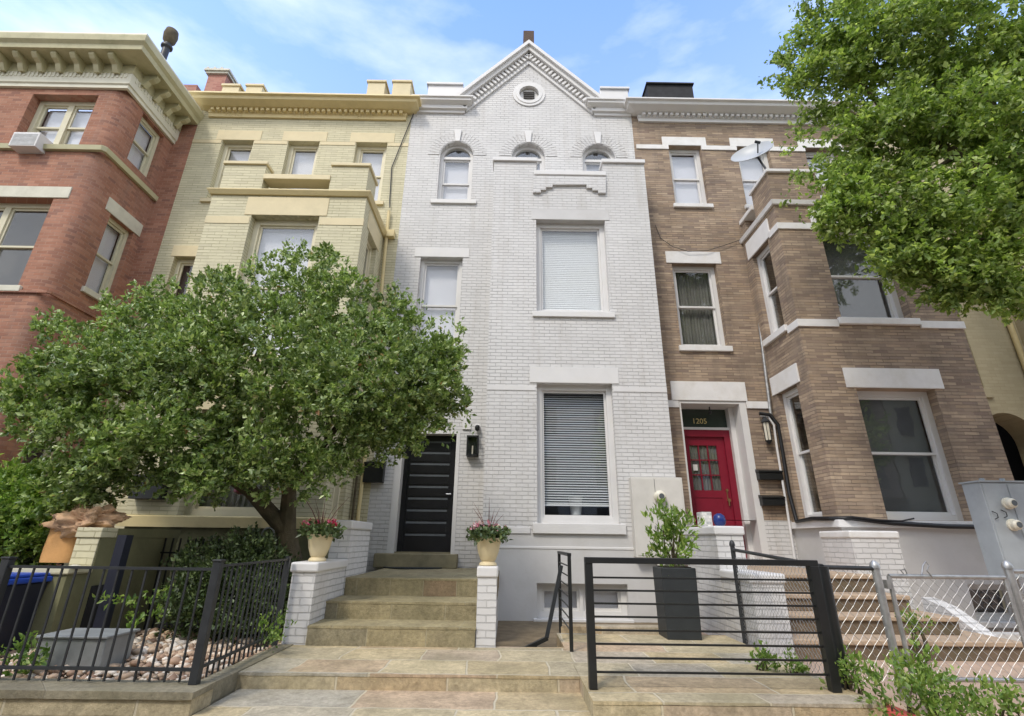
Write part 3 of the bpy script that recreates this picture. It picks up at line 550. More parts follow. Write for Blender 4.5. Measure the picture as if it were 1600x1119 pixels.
# vent
v = MB(); 
for k in range(40):
    A, B = 2*math.pi*k/40, 2*math.pi*(k+1)/40
    for r0, r1, d in ((.41, .30, .03), (.335, .25, .045)):
        q = [(vc.x+rr*math.cos(t), vc.y+rr*math.sin(t)) for rr, t in ((r0, A), (r0, B), (r1, B), (r1, A))]
        v.prism([F.P(x_, z_, d) for x_, z_ in q], F.P(0, 0, -.1)-F.P(0, 0, d))
vo = v.build('round_vent', M['wtrim'], H, merge=False)
v = MB(); v.lathe((0, 0, 0), [(.24, 0), (.24, .03)], 24); v.v = [(x+vc.x, MY+.06+z, y+vc.y) for x, y, z in v.v]
v.build('vent_backing', M['wtrim'], vo)
v = MB()
for k in range(4): zz = vc.y-.09+k*.06; v.fb(F, vc.x-.14, vc.x+.14, zz, zz+.028, -.058, -.02)
bsplit(v, 'louvre', M['room'], vo)
# returns and raking cornice
prof = lambda z, s=1: [(0, z), (.05, z), (.05, z+.12), (.11, z+.14), (.11, z+.30), (.22, z+.40), (.22, z+.50), (.26, z+.52), (.26, z+.58), (0, z+.58)]
cz = F.at(690, 178)[1]; kh = (F.at(690, 148, .26)[1]-cz)/.58
def sprof(z, k, dm=1): return [(d*dm, z+(q-z)*k) for d, q in prof(z)]
def dentils(mb, fr, a, b, z0, z1, d0, d1, step=.11, wd=.055):
    n = int((b-a)/step)
    for i in range(n): u = a+(i+.5)*(b-a)/n; mb.fb(fr, u-wd/2, u+wd/2, z0, z1, d0, d1)
lx0, lx1 = F.at(660, 165)[0], F.at(724, 165)[0]; rx0, rx1 = F.at(930, 168)[0], WX1-.02
for a, bb in ((WX0+.02, lx1), (rx0, WX1-.02)):
    c = MB(); c.mold([(a, MY+.2), (a, MY), (bb, MY), (bb, MY+.2)] if a < 0 else [(a, MY+.2), (a, MY), (bb, MY)], sprof(cz, kh)); dentils(c, F, a+.03, bb-.03, cz+.14*kh, cz+.30*kh, .0501, .1, .10, .05)
    c.build('return_cornice', M['wtrim'], H)
rk = MB()
for side in (-1, 1):
    A = Vector((lx1-.18, cz+.50*kh)) if side < 0 else Vector((rx0+.18, cz+.50*kh)); B = Vector((ax, az+.12))
    d = (B-A).normalized(); nrm = Vector((-d.y, d.x)) if side < 0 else Vector((d.y, -d.x))
    def strip(o0, o1, dep, ext=0):
        a1 = A+nrm*o0; a2 = A+nrm*o1
        def top(o):   # meet at apex x
            P0 = A+nrm*o; t = (ax-P0.x)/d.x; return P0+d*t
        t1, t2 = top(o0), top(o1)
        rk.prism([F.P(a1.x, a1.y, dep), F.P(a2.x, a2.y, dep), F.P(t2.x, t2.y, dep), F.P(t1.x, t1.y, dep)], F.P(0, 0, -.3)-F.P(0, 0, dep))
    strip(-.37, -.30, .05); strip(-.30, -.12, .035); strip(-.12, -.02, .17); strip(-.02, .06, .24); strip(.06, .10, .20)
    Ln = (B-A).length; nd = int(Ln/.12)
    for i in range(nd):
        c0 = A+d*(i+.5)*Ln/nd+nrm*-.21
        q = [c0+d*.03*sx_+nrm*.075*sy_ for sx_, sy_ in ((-1, -1), (1, -1), (1, 1), (-1, 1))]
        rk.prism([F.P(p.x, p.y, .11) for p in q], F.P(0, 0, -.1)-F.P(0, 0, 0))
rk.build('raking_cornice', M['wtrim'], H)
c = MB(); q0 = atY(670, 134, MY+.5); q1 = atY(712, 150, MY+.5); c.box(q0.x, q1.x+.2, MY+.45, MY+1.2, ZR, q0.z-.04); c.box(q0.x-.04, q1.x+.2, MY+.4, MY+1.25, q0.z-.04, q0.z+.03)
q0 = atY(948, 141, MY+.5); q1 = atY(981, 150, MY+.5); c.box(q0.x-.2, q1.x, MY+.45, MY+1.2, ZR, q0.z-.04); c.box(q0.x-.2, q1.x+.04, MY+.4, MY+1.25, q0.z-.04, q0.z+.03)
bsplit(c, 'parapet', M['wtrim'], H, bevel=.01)
# chimney stub behind the peak
q = atY(826, 52, MY+.4); c = MB(); c.box(q.x-.15, q.x+.15, MY+.32, MY+.62, az-.3, q.z); ch = c.build('chimney', plain('dark_brown_terracotta', srgb(84, 66, 54), .8, var=.3, bump=.4), H, bevel=.01)
# arched windows, hoods and keystones
for i, c in enumerate(arcs):
    wd = window(H, F, c-hw, c+hw, zbt, ztop, M['wtrim'], rec=.13, cas=.07, arch=hw, split=.42, back='shade', sill=(.13, .11, .05) if i == 0 else None, stone=M['wtrim'], glass=M['glass_hi'], open_=.0)
    hd = MB(); n = 22
    for r0, r1, dd in ((hw+.02, hw+.30, .012),):
        for k in range(n):
            A, B = math.pi*(k+.06)/n, math.pi*(k+.94)/n
            q = [(c+rr*math.cos(t), ztop-hw+rr*math.sin(t)) for rr, t in ((r0, A), (r1, A), (r1, B), (r0, B))]
            hd.prism([F.P(x_, z_, dd) for x_, z_ in q], F.P(0, 0, -.03)-F.P(0, 0, dd))
    hd.build('arch_hood', M['wbrick'], H)
    ks = MB(); ks.prism([F.P(c-.055, ztop-.01, .05), F.P(c+.055, ztop-.01, .05), F.P(c+.09, ztop+.36, .05), F.P(c-.09, ztop+.36, .05)], F.P(0, 0, -.06)-F.P(0, 0, .0)); ks.build('keystone', M['wtrim'], H, bevel=.006)
window(H, F, *w2, M['wtrim'], rec=.14, cas=.075, split=.47, back='shade', sill=(.12, .12, .05), lint=(.14, .24, .012), stone=M['wtrim'])
for o_ in (list(H.children)):
    pass
# door in its reveal
D = MB(); rec = .20; dL, dR, dB, dT = du0+.13, du1-.07, .93, dz1-.07
D.fb(F, du0, dL, dz0, dz1, -rec-.05, .012); D.fb(F, dR, du1, dz0, dz1, -rec-.05, .012); D.fb(F, dL, dR, dT, dz1, -rec-.05, .010)
dc = D.build('door_frame', M['wtrim'], H)
D = MB(); D.fb(F, dL, dR, dB, dT, -rec-.06, -rec); dr = D.build('door', M['door_black'], H)
D = MB(); n = 9
for k in range(n):
    zc = dB+.29+(dT-dB-.42)*k/(n-1); D.fb(F, dL+.13, dR-.13, zc-.018, zc+.018, -rec, -rec+.006)
bsplit(D, 'glass_slot', M['slot'], dr)
D = MB(); D.fb(F, dL+.02, dL+.10, dB, dT, -rec, -rec+.012); D.fb(F, dR-.10, dR-.02, dB, dT, -rec, -rec+.012)
for k in range(n-1):
    zc = dB+.29+(dT-dB-.42)*(k+.5)/(n-1); D.fb(F, dL+.13, dR-.13, zc-.055, zc+.055, -rec, -rec+.010)
bsplit(D, 'raised_panel', M['door_black'], dr)
D = MB(); D.tube([F.P(dR-.07, 1.95, -rec), F.P(dR-.07, 1.95, -rec+.05), F.P(dR-.16, 1.95, -rec+.05)], .01); D.build('handle', M['steel'], dr)
D = MB(); D.fb(F, dL-.02, dR+.02, dz0, dB, -rec-.05, -.03); D.build('door_sill', M['tstone'], H)
# arched hood mould above the door (partly behind the tree)
hm = MB(); c0 = (du0+du1)/2; n = 20; hr = (du1-du0)/2
for k in range(n):
    A, B = math.pi*k/n, math.pi*(k+1)/n
    q = [(c0+rr*math.cos(t), dz1+.02+rr*math.sin(t)*.9) for rr, t in ((hr+.04, A), (hr+.20, A), (hr+.20, B), (hr+.04, B))]
    hm.prism([F.P(x_, z_, .03) for x_, z_ in q], F.P(0, 0, -.04)-F.P(0, 0, 0))
hm.build('door_arch', M['wtrim'], H)
# ---- bay
PZ = FW.at(880, 249)[1]; MZ = FW.at(880, 269)[1]; mX0, mX1 = FW.at(838, 262)[0], FW.at(942, 262)[0]
bw2 = (FW.at(838, 410)[0], FW.at(949, 410)[0], FW.at(895, 488)[1], FW.at(890, 344)[1])
bw1 = (FW.at(839, 700)[0], FW.at(965, 740)[0], FW.at(900, 818)[1], FW.at(890, 599)[1])
bs = (FW.at(839, 940)[0], FW.at(982, 940)[0], FW.at(900, 967)[1], FW.at(900, 912)[1])
belt = bw1[2]-.17
b = MB(); wall(b, FW, BX0, WX1, belt, MZ-.02, [bw2, bw1])
b.fb(FW, BX0, mX0, MZ-.02, PZ-.10, -.28, 0); b.fb(FW, mX1, WX1, MZ-.02, PZ-.10, -.28, 0); b.fb(FW, mX0, mX1, MZ-.12, MZ-.02, -.28, -.01)
for X in (BX0, WX1): b.add([(X, WB, belt), (X, MY, belt), (X, MY, MZ), (X, WB, MZ)], [(0, 1, 2, 3)])
b.add([(BX0, WB+.28, MZ-.5), (WX1, WB+.28, MZ-.5), (WX1, MY, MZ-.5), (BX0, MY, MZ-.5)], [(0, 1, 2, 3)])
b.build('bay_wall', M['wbrick'], H)
b = MB(); b.box(BX0-.03, mX0+.03, WB-.05, WB+.32, PZ-.10, PZ); b.box(mX1-.03, WX1+.02, WB-.05, WB+.32, PZ-.10, PZ); b.box(mX0-.05, mX1+.05, WB-.055, WB+.3, MZ-.115, MZ+.001)
bsplit(b, 'coping', M['wtrim'], H, bevel=.012)
# stepped corbel panel beneath the low parapet
px = [(833, 303), (845, 303), (845, 299), (853, 299), (853, 295), (863, 295), (863, 291), (916, 291), (916, 296), (925, 296), (925, 300), (934, 300), (934, 304), (946, 304), (946, 279), (833, 277)]
pts = [FW.at(*q) for q in px]; b = MB(); b.prism([FW.P(u, z, .055) for u, z in pts], FW.P(0, 0, -.0555)-FW.P(0, 0, 0)); b.build('corbel_panel', M['wbrick'], H)
b = MB(); wall(b, FW, BX0, WX1, -1.0, belt, [bs]); 
for X in (BX0, WX1): b.add([(X, WB, -1), (X, MY, -1), (X, MY, belt), (X, WB, belt)], [(0, 1, 2, 3)])
b.build('basement_wall', M['wstucco'], H)
b = MB(); b.fb(FW, BX0-.01, bw1[0]-.12, belt-.005, belt+.10, -.02, .02); b.fb(FW, BX0-.005, WX1, 1.02, 1.06, -.02, .01); bsplit(b, 'water_table', M['wtrim'], H, bevel=.006)
zb = bw1[3]-.06
b = MB(); b.fb(FW, BX0, bw1[0]-.02, zb-.09, zb, -.02, .008); b.fb(FW, bw1[1]+.02, WX1, zb-.09, zb, -.02, .008)
bsplit(b, 'band_course', M['wtrim'], H)
wq_ = window(H, FW, *bw2, M['wtrim'], rec=.16, cas=.10, style='fixed', back='blind', sill=(.08, .12, .05), lint=(.10, .27, .012), stone=M['wtrim'])
for c_ in wq_.children:
    if c_.name.startswith('lintel'): c_.data.materials[0] = M['wstucco']
window(H, FW, *bw1, M['wtrim'], rec=.15, cas=.10, style='fixed', back='openblind', open_=.10, sill=(.08, .17, .05), lint=(.13, .32, .015), stone=M['wtrim'])
wbs = window(H, FW, *bs, M['wtrim'], rec=.16, cas=.09, style='fixed', back='shade', mull=.06, sill=(.06, .11, .06), stone=M['wtrim'], glass=M['glass'], name='basement_window')
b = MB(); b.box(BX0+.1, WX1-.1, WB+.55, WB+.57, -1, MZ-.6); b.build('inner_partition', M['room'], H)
# small glints of string lights and a pot behind the ground floor window
pp = MB(); q = FW.at(901, 790, -.3); pp.lathe((q[0], WB+.42, q[1]-.16), [(.09, 0), (.13, .32), (.12, .32)]); pp.build('indoor_pot', M['blind'], H)

# fixtures on the white house
t = thing('wall_lantern', atY(738, 714, MY), 'black box lantern on the white wall right of the black door', 'lamp'); q = rc(F, 730, 681, 747, 713, .1)
l = MB(); u0, u1, z0, z1 = q; l.fb(F, u0, u1, z1-.03, z1, .0, .16); l.fb(F, u0, u1, z0, z0+.03, .0, .16)
for a in (u0, u1-.02): l.fb(F, a, a+.02, z0, z1, .14, .16); l.fb(F, a, a+.02, z0, z1, 0.0, .02)
l.fb(F, u0+.02, u1-.02, z0+.03, z1-.03, 0, .01); l.build('cage', M['black'], t)
l = MB(); l.fb(F, u0+.022, u1-.022, z0+.03, z1-.03, .03, .138); l.build('lamp_glass', M['glass'], t)
l = MB(); l.tube([F.P((u0+u1)/2, z0+.03, .08), F.P((u0+u1)/2, z0+.2, .08)], .014); l.build('bulb', M['gauge'], t)
t = thing('security_camera', atY(746, 669, MY-.06), 'small round dark security camera above the wall lantern', 'camera'); q = F.at(746, 669, .05)
l = MB(); l.lathe((0, 0, 0), [(.05, 0), (.055, .03), (.04, .05)]); l.v = [(x+q[0], MY-z, y+q[1]+.03) for x, y, z in l.v]; l.build('mount', M['wtrim'], t, smooth=True)
l = MB(); l.lathe((0, 0, 0), [(.02, -.06), (.042, -.04), (.05, 0), (.042, .04), (.02, .055)], 16); l.v = [(x+q[0], MY-.08+y, z+q[1]) for x, y, z in l.v]; l.build('lens_ball', M['black'], t, smooth=True)
def mailbox(fr, tl, br, label, dep=.13, ang=.04):
    t = thing('mailbox', fr.P(fr.at(*tl)[0], fr.at(*br)[1], 0), label, 'mailbox'); u0, u1, z0, z1 = rc(fr, *tl, *br)
    b = MB(); b.fb(fr, u0, u1, z0, z1-.05, 0, dep); b.build('box_body', M['black'], t, bevel=.006)
    b = MB(); b.prism([fr.P(u0-.008, z1-.048, 0), fr.P(u0-.008, z1-.048, dep+.015), fr.P(u0-.008, z1-.02, dep+.015), fr.P(u0-.008, z1+.02, 0)], fr.P(u1+.008, 0, 0)-fr.P(u0-.008, 0, 0)); b.build('lid', M['black'], t)
mailbox(F, (573, 722), (600, 755), 'black mailbox on the white wall left of the black door')
# cream meter cabinet on the bay corner
t = thing('meter_cabinet', (2.75, WB, .9), 'cream two-door utility cabinet with round meter on the white bay', 'meter box'); u0, u1, z0, z1 = rc(FW, 986, 745, 1058, 872, .18)
u1 = 3.02
b = MB(); b.fb(FW, u0, u1, z0, z1, 0.002, .17); b.build('cabinet', M['beigebox'], t, bevel=.006)
um = u0+(u1-u0)*.45
b = MB(); b.fb(FW, u0+.03, um-.004, z0+.03, z1-.03, .17, .178); b.build('door', M['beigebox'], t, bevel=.003)
b = MB(); b.fb(FW, um+.004, u1-.03, z0+.03, z1-.03, .17, .178); b.build('door', M['beigebox'], t, bevel=.003)
b = MB(); b.fb(FW, um-.0035, um+.0035, z0+.03, z1-.03, .165, .172); b.build('door_gap', M['iron'], t)
b = MB(); b.fb(FW, um-.06, um-.04, z0+.45, z0+.5, .178, .19); b.fb(FW, um+.04, um+.06, z0+.45, z0+.5, .178, .19); bsplit(b, 'latch', M['galv'], t)
q = FW.at(1034, 776, .2); b = MB(); b.lathe((0, 0, 0), [(.10, .0), (.10, .04), (.085, .055), (.085, .10), (.06, .12)]); b.v = [(x+q[0]-.03, WB-.175-z, y+q[1]) for x, y, z in b.v]; b.build('meter', M['gauge'], t, smooth=True)
b = MB(); b.lathe((0, 0, 0), [(.045, 0), (.045, .006)], 20); b.v = [(x+q[0]-.03, WB-.296-z, y+q[1]) for x, y, z in b.v]; b.build('dial', M['slot'], t)
b = MB(); b.tube([FW.P(q[0], q[1]-.1, .19), FW.P(q[0]+.04, q[1]-.3, .19)], .012); b.fb(FW, q[0]-.05, q[0]+.0, q[1]-.0, q[1]+.02, .29, .30); b.build('conduit', M['galv'], t)
b = MB(); b.tube([FW.P(um+.02, z0, .09), FW.P(um+.02, z0-.7, .09)], .07, 14); b.build('base_pipe', M['beigebox'], t, smooth=True)

# ================================================================== YELLOW HOUSE
YX0, YX1 = -7.80, -2.55
H = thing('yellow_house', (-5.2, MY, 0), 'pale yellow painted brick rowhouse with square bay and dentil cornice, behind the dark green tree', 'house')
ZY = F.at(480, 176)[1]-.1
ops = []
tops = [(F.at(342, 240)[0]+.0, None), (F.at(446.5, 240)[0], None), (F.at(554, 240)[0], None)]
zt, zb_ = F.at(470, 221)[1], F.at(360, 312)[1]
tw = F.at(496, 240)[0]-F.at(446.5, 240)[0]
topw = [(a, a+tw, zb_, zt) for a, _ in tops]; topw[1] = (topw[1][0], topw[1][1], zb_+.0, zt)
sm = (F.at(270, 410)[0], F.at(270, 410)[0]+.78, F.at(270, 540)[1], F.at(290, 401)[1])
dw = (-3.55+.0, -2.72, 0.95, 3.4)
b = MB(); wall(b, F, YX0, YX1, 0, ZY+.3, topw+[sm]); b.build('wall', M['ybrick'], H)
b = MB(); b.box(YX0+.02, YX1-.02, MY+.3, MY+9, 0, ZY+.2); b.build('rear_walls', M['room'], H)
b = MB(); b.box(YX0, YX1, MY+.01, MY+9.2, ZY+.301, ZY+.5); b.build('roof', M['roof'], H)
for i, q in enumerate(topw):
    window(H, F, *q, M['yframe'], rec=.15, cas=.09, split=.5, back='shade', sill=(.10, .10, .06) if i != 1 else None, lint=(.16, .30, .012), stone=M['ystone'], glass=M['glass_hi'], open_=.05)
b = MB(); us = [YX0]+[q for w_ in topw for q in (w_[0]-.02, w_[1]+.02)]+[YX1]
for i in range(0, len(us), 2): b.fb(F, us[i], us[i+1], zt-.10, zt-.001, -.02, .010)
bsplit(b, 'band_course', M['ystone'], H)
window(H, F, *sm, M['yframe'], rec=.15, cas=.08, back='dark', sill=(.08, .10, .06), lint=(.08, .28, .012), stone=M['ystone'])
# cornice
cz = F.at(480, 187)[1]; ctop = F.at(480, 145, .42)[1]; hh = ctop-cz
pf = [(0, cz), (.05, cz), (.05, cz+.28*hh), (.16, cz+.30*hh), (.16, cz+.42*hh), (.30, cz+.52*hh), (.38, cz+.62*hh), (.38, cz+.80*hh), (.43, cz+.84*hh), (.43, cz+hh), (0, cz+hh)]
pf = [(0, cz), (.05, cz), (.05, cz+.26*hh), (.07, cz+.28*hh), (.07, cz+.50*hh), (.18, cz+.52*hh), (.34, cz+.68*hh), (.36, cz+.86*hh), (.42, cz+.90*hh), (.42, cz+hh), (0, cz+hh)]
c = MB(); xa, xb = -7.52, -2.72; c.mold([(xa, MY+.2), (xa, MY), (xb, MY), (xb, MY+.2)], pf); c.build('cornice', M['ytrim'], H)
c = MB(); dentils(c, F, xa, xb, cz+.30*hh, cz+.49*hh, .0701, .15, .135, .075); bsplit(c, 'dentil', M['ytrim'], H)
c = MB()
for u0 in (.12, .46, .80):
    for k in range(3):
        uu = xa+(xb-xa)*u0-.15+k*.15
        for j in range(5): A = math.pi*j/4; c.fb(F, uu+.045*math.cos(A)-.012, uu+.045*math.cos(A)+.012, cz+.10*hh+.05*math.sin(A), cz+.10*hh+.05*math.sin(A)+.02, .05, .062)
bsplit(c, 'frieze_ornament', M['ytrim'], H)
c = MB(); zt_ = cz+hh
for a, bb, yt in ((350, 376, 133), (387, 412, 133), (576, 603, 127), (615, 643, 127)):
    p = atY(a, yt, MY-.3); q = atY(bb, yt, MY-.3); c.box(p.x, q.x, MY-.32, MY+.1, zt_-.01, p.z-.06); c.box(p.x-.03, q.x+.03, MY-.35, MY+.13, p.z-.06, p.z)
bsplit(c, 'merlon', M['ystone'], H)
# bay
X0, X1 = -5.90, -2.87; Zc = FY.at(450, 300)[1]; Zp = FY.at(380, 250)[1]; bf = (FY.at(391, 345)[0], FY.at(498, 345)[0], FY.at(450, 560)[1], FY.at(450, 337)[1])
gf = (bf[0]-.05, bf[1]+.05, FY.at(300, 806)[1], FY.at(300, 640)[1]); yb_l = FY.at(300, 824)[1]
b = MB(); wall(b, FY, X0, X1, yb_l, Zc-.02, [bf, gf])
FRt = Fr('R', X1); sw = (YB+.38, YB+1.02, bf[2], bf[3]-.06); sg = (YB+.38, YB+1.02, gf[2], gf[3])
wall(b, FRt, YB, MY, yb_l, Zc-.02, [sw, sg]); b.add([(X0, YB, yb_l), (X0, MY, yb_l), (X0, MY, Zc), (X0, YB, Zc)], [(0, 1, 2, 3)])
b.add([(X0, YB, Zc-.03), (X1, YB, Zc-.03), (X1, MY, Zc-.03), (X0, MY, Zc-.03)], [(0, 1, 2, 3)])
mx0, mx1 = FY.at(411, 270)[0], FY.at(516, 270)[0]
# parapet: corner piers and a low middle slab over an open slot
zs = FY.at(460, 278)[1]
b.box(X0+.05, mx0, YB+.06, YB+.30, Zc, Zp-.07); b.box(mx1, X1-.06, YB+.06, YB+.30, Zc, Zp-.07)
b.box(X1-.30, X1-.06, YB+.30, YB+.62, Zc, Zp-.07)
b.build('bay_wall', M['ybrick'], H)
b = MB(); b.box(X0+.01, mx0+.03, YB+.02, YB+.34, Zp-.07, Zp); b.box(mx1-.03, X1-.02, YB+.02, YB+.34, Zp-.07, Zp); b.box(X1-.34, X1-.02, YB+.34, YB+.65, Zp-.07, Zp)
b.box(mx0+.002, mx1-.002, YB+.03, YB+.33, zs, zs+.12)
bsplit(b, 'coping', M['ystone'], H, bevel=.01)
b = MB(); b.box(mx0-.02, mx1+.02, YB+.36, YB+.42, Zc-.02, zs+.02); b.build('slot_shade', M['roof'], H)  # black sheet added behind the slot, standing for the shade inside it
b = MB(); b.box(X1-.30, X1-.10, YB+.651, MY, zs-.1, zs+.10); b.build('side_rail', M['ystone'], H, bevel=.01)
b = MB(); b.mold([(X0, MY), (X0, YB), (X1, YB), (X1, MY)], [(0, Zc-.10), (.04, Zc-.10), (.09, Zc-.02), (.09, Zc), (0, Zc)]); b.build('bay_cornice', M['ytrim'], H)
zb2 = bf[3]-.02
b = MB(); b.fb(FY, X0-.008, bf[0]-.02, zb2-.18, zb2-.02, -.02, .010); b.fb(FY, bf[1]+.02, X1+.008, zb2-.18, zb2-.02, -.02, .010)
bsplit(b, 'bay_band', M['ystone'], H)
window(H, FY, *bf, M['yframe'], rec=.18, cas=.11, back='shade', sill=(.08, .12, .06), lint=(.14, .42, .012), stone=M['ystone'], glass=M['glass_hi'])
window(H, FRt, *sw, M['yframe'], rec=.12, cas=.07, back='dark', sill=(.08, .12, .05), lint=(.12, .42, .015), stone=M['ystone'])
window(H, FY, *gf, M['yframe'], rec=.18, cas=.11, back='curt', lint=(.14, .4, .015), stone=M['ystone'])
window(H, FRt, *sg, M['yframe'], rec=.12, cas=.07, back='dark', lint=(.12, .4, .015), stone=M['ystone'])
b = MB(); b.mold([(X0, MY), (X0, YB), (X1, YB), (X1, MY)], [(0, yb_l), (.05, yb_l), (.05, yb_l+.15), (.02, yb_l+.17), (0, yb_l+.17)]); b.build('window_ledge', M['ytrim'], H)
b = MB(); b.box(X0+.03, X1-.03, YB+.03, MY, 0, yb_l); b.build('basement_wall', M['ybase'], H)
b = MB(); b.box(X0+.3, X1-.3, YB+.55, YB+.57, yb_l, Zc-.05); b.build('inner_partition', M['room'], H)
# wires and downpipes between yellow and white
t = MB(); t.tube([atY(646, 178, MY-.03), atY(628, 222, MY-.03), atY(612, 262, MY-.03), atY(609, 312, MY-.03), atY(609, 324, MY-.05)], .012); tag(t.build('wall_cable', M['iron']), 'thin dark cable running down the yellow wall beside the white house', 'cable')
t = MB(); t.tube([atY(608, 330, MY-.07)+Vector((-2e-3, 0, 0)), Vector((-2.70, MY-.07, 3.2)), Vector((-2.70, MY-.07, .7))], .035, 10); t.box(-2.80, -2.62, MY-.14, MY-.005, 7.45, 7.62); tag(t.build('drainpipe', M['ytrim']), 'yellow painted drainpipe in the corner between yellow bay and white house', 'pipe')
t = MB(); t.tube([(-3.05+.25, MY-.09, 3.6), (-2.80, MY-.09, .7)], .022, 10); tag(t.build('conduit', M['bark']), 'slim brown conduit beside the yellow drainpipe', 'pipe')

# ================================================================== RED HOUSE
RX1, RXs = -7.80, -8.27
H = thing('red_house', (-10.5, MY, 0), 'red brick rowhouse with rounded corner and bracketed sage cornice', 'house')
zc_b = 10.05; rr = .28
FRs = Fr('R', RXs)
topf = (FR_.at(46, 160)[0], FR_.at(150, 160)[0], FR_.at(60, 228)[1], FR_.at(100, 148)[1])
w2f = (-10.9, FR_.at(80, 320)[0], FR_.at(15, 447)[1], FR_.at(40, 309)[1])
s3 = (FRs.at(212, 240)[0]+.05, FRs.at(240, 240)[0]+.1, FRs.at(232, 280)[1]-.05, FRs.at(225, 190)[1]-.05)
s3 = (8.42, 9.12, 8.72, 10.0); s2 = (8.50, 9.16, 5.65, 7.35); s1 = (8.50, 9.16, 1.7, 4.0)
b = MB(); wall(b, FR_, -14, RXs-rr, 0, zc_b+.2, [topf, w2f, (-11.0, -9.35, 1.5, 4.0)]); wall(b, FRs, RB+rr, MY, 0, zc_b+.2, [s3, s2, s1])
n = 8
for k in range(n):
    A, B = -math.pi/2+math.pi/2*k/n, -math.pi/2+math.pi/2*(k+1)/n
    p = [(RXs-rr+rr*math.cos(t), RB+rr+rr*math.sin(t)) for t in (A, B)]
    b.add([(p[0][0], p[0][1], 0), (p[1][0], p[1][1], 0), (p[1][0], p[1][1], zc_b+.2), (p[0][0], p[0][1], zc_b+.2)], [(0, 1, 2, 3)])
b.add([(RXs, MY, 0), (RX1, MY, 0), (RX1, MY, 10.9), (RXs, MY, 10.9)], [(0, 1, 2, 3)])
b.build('wall', M['rbrick'], H, merge=True, smooth=True)
b = MB(); b.box(-14, RXs-.35, RB+.6, MY+9, 0, zc_b); b.box(RXs-.35, RX1-.02, MY+.3, MY+9, 0, 10.8); b.build('rear_walls', M['room'], H)
c = MB(); path = [(-14, RB), (RXs, RB), (RXs, MY)]; z = 10.05
c.mold(path, [(0, z), (.06, z), (.06, z+.08), (.09, z+.10), (.09, z+.38), (0, z+.38)]); c.build('frieze', M['rfrieze'], H)
c = MB(); c.mold(path, [(0, z+.381), (.10, z+.381), (.10, z+.62), (.47, z+.62), (.49, z+.72), (.55, z+.78), (.57, z+.90), (.57, z+.92), (0, z+.92)]); c.build('cornice', M['rtrim'], H)
c = MB(); c.mold([(-14, RB+.02), (RXs-.02, RB+.02), (RXs-.02, MY)], [(-.3, z+.921), (.59, z+.921), (.585, z+.96), (-.3, z+1.0)]); c.build('roof_flashing', M['rfrieze'], H)
c = MB()
def bracket(fr, u):
    prof_ = [(.10, .30), (.10, .02), (.16, .0), (.20, .06), (.24, .14), (.34, .18), (.40, .24), (.40, .30)]
    c.prism([fr.P(u-.055, z+.32+zz, d) for d, zz in prof_], fr.P(.11, 0, 0)-fr.P(0, 0, 0))
for k in range(13): bracket(FR_, RXs-.22-k*.40)
for k in range(4): bracket(FRs, RB+.2+k*.37)
bsplit(c, 'bracket', M['rtrim'], H)
c = MB(); 
for k in range(60): c.fb(FR_, RXs-.05-k*.09, RXs-.01-k*.09, z+.25, z+.37, .09, .105)
for k in range(16): c.fb(FRs, RB+.02+k*.09, RB+.06+k*.09, z+.25, z+.37, .09, .105)
bsplit(c, 'dentil', M['rfrieze'], H)
b = MB(); zb1 = topf[2]-.13; b.mold([(-14, RB), (RXs-.02, RB), (RXs, RB+.02), (RXs, MY)], [(0, zb1), (.07, zb1), (.09, zb1+.10), (.05, zb1+.13), (0, zb1+.13)]); b.build('sill_band', M['rtrim'], H)
b = MB(); zb1 = w2f[2]-.14; b.mold([(-14, RB), (RXs-.02, RB), (RXs, RB+.02), (RXs, MY)], [(0, zb1), (.04, zb1), (.04, zb1+.05), (0, zb1+.05)]); b.build('belt_course', M['rbrick'], H)
window(H, FR_, *topf, M['rframe'], rec=.20, cas=.10, back='shade', mull=.12, glass=M['glass_hi'], stone=M['rstone'])
window(H, FR_, *w2f, M['rframe'], rec=.20, cas=.10, back='dark', mull=.12, lint=(.28, .26, .02), sill=(.1, .12, .05), stone=M['rstone'])
window(H, FR_, -11.0, -9.35, 1.5, 4.0, M['rframe'], rec=.20, cas=.10, back='dark', mull=.12, lint=(.28, .26, .02), sill=(.1, .12, .05), stone=M['rstone'])
window(H, FRs, *s3, M['rframe'], rec=.12, cas=.08, back='shade', stone=M['rstone'])
window(H, FRs, *s2, M['rframe'], rec=.12, cas=.08, back='shade', lint=(.16, .30, .02), sill=(.06, .12, .06), stone=M['rstone'])
window(H, FRs, *s1, M['rframe'], rec=.12, cas=.08, back='dark', lint=(.16, .30, .02), sill=(.06, .12, .06), stone=M['rstone'])
# chimney between red and yellow
p = atY(316, 150, MY+1.0); q = atY(345, 150, MY+1.0); ct = atY(330, 112, MY+1.0).z
ch = thing('party_wall_chimney', (p.x, MY+1.2, 10), 'pink brick chimney with corbelled cap between red and yellow houses', 'chimney')
b = MB(); b.box(p.x, q.x, MY+1.0, MY+1.9, 9.5, ct-.12); b.build('shaft', M['pinkbrick'], ch)
b = MB(); b.box(p.x-.06, q.x+.06, MY+.94, MY+1.96, ct-.12, ct-.05); b.box(p.x-.10, q.x+.10, MY+.9, MY+2.0, ct-.05, ct+.02)
for k in range(3): b.box(p.x-.05+k*.2, p.x+.02+k*.2, MY+.9, MY+1.0, ct+.02, ct+.07)
b.build('cap', M['rstone'], ch)
p = atY(291, 150, MY+.4); b = MB(); b.box(p.x-.02, p.x+.5, MY+.05, MY+.9, 10.5, p.z); tag(b.build('party_wall', M['pinkbrick']), 'low faded brick parapet beside the yellow cornice, below the pink chimney', 'wall')
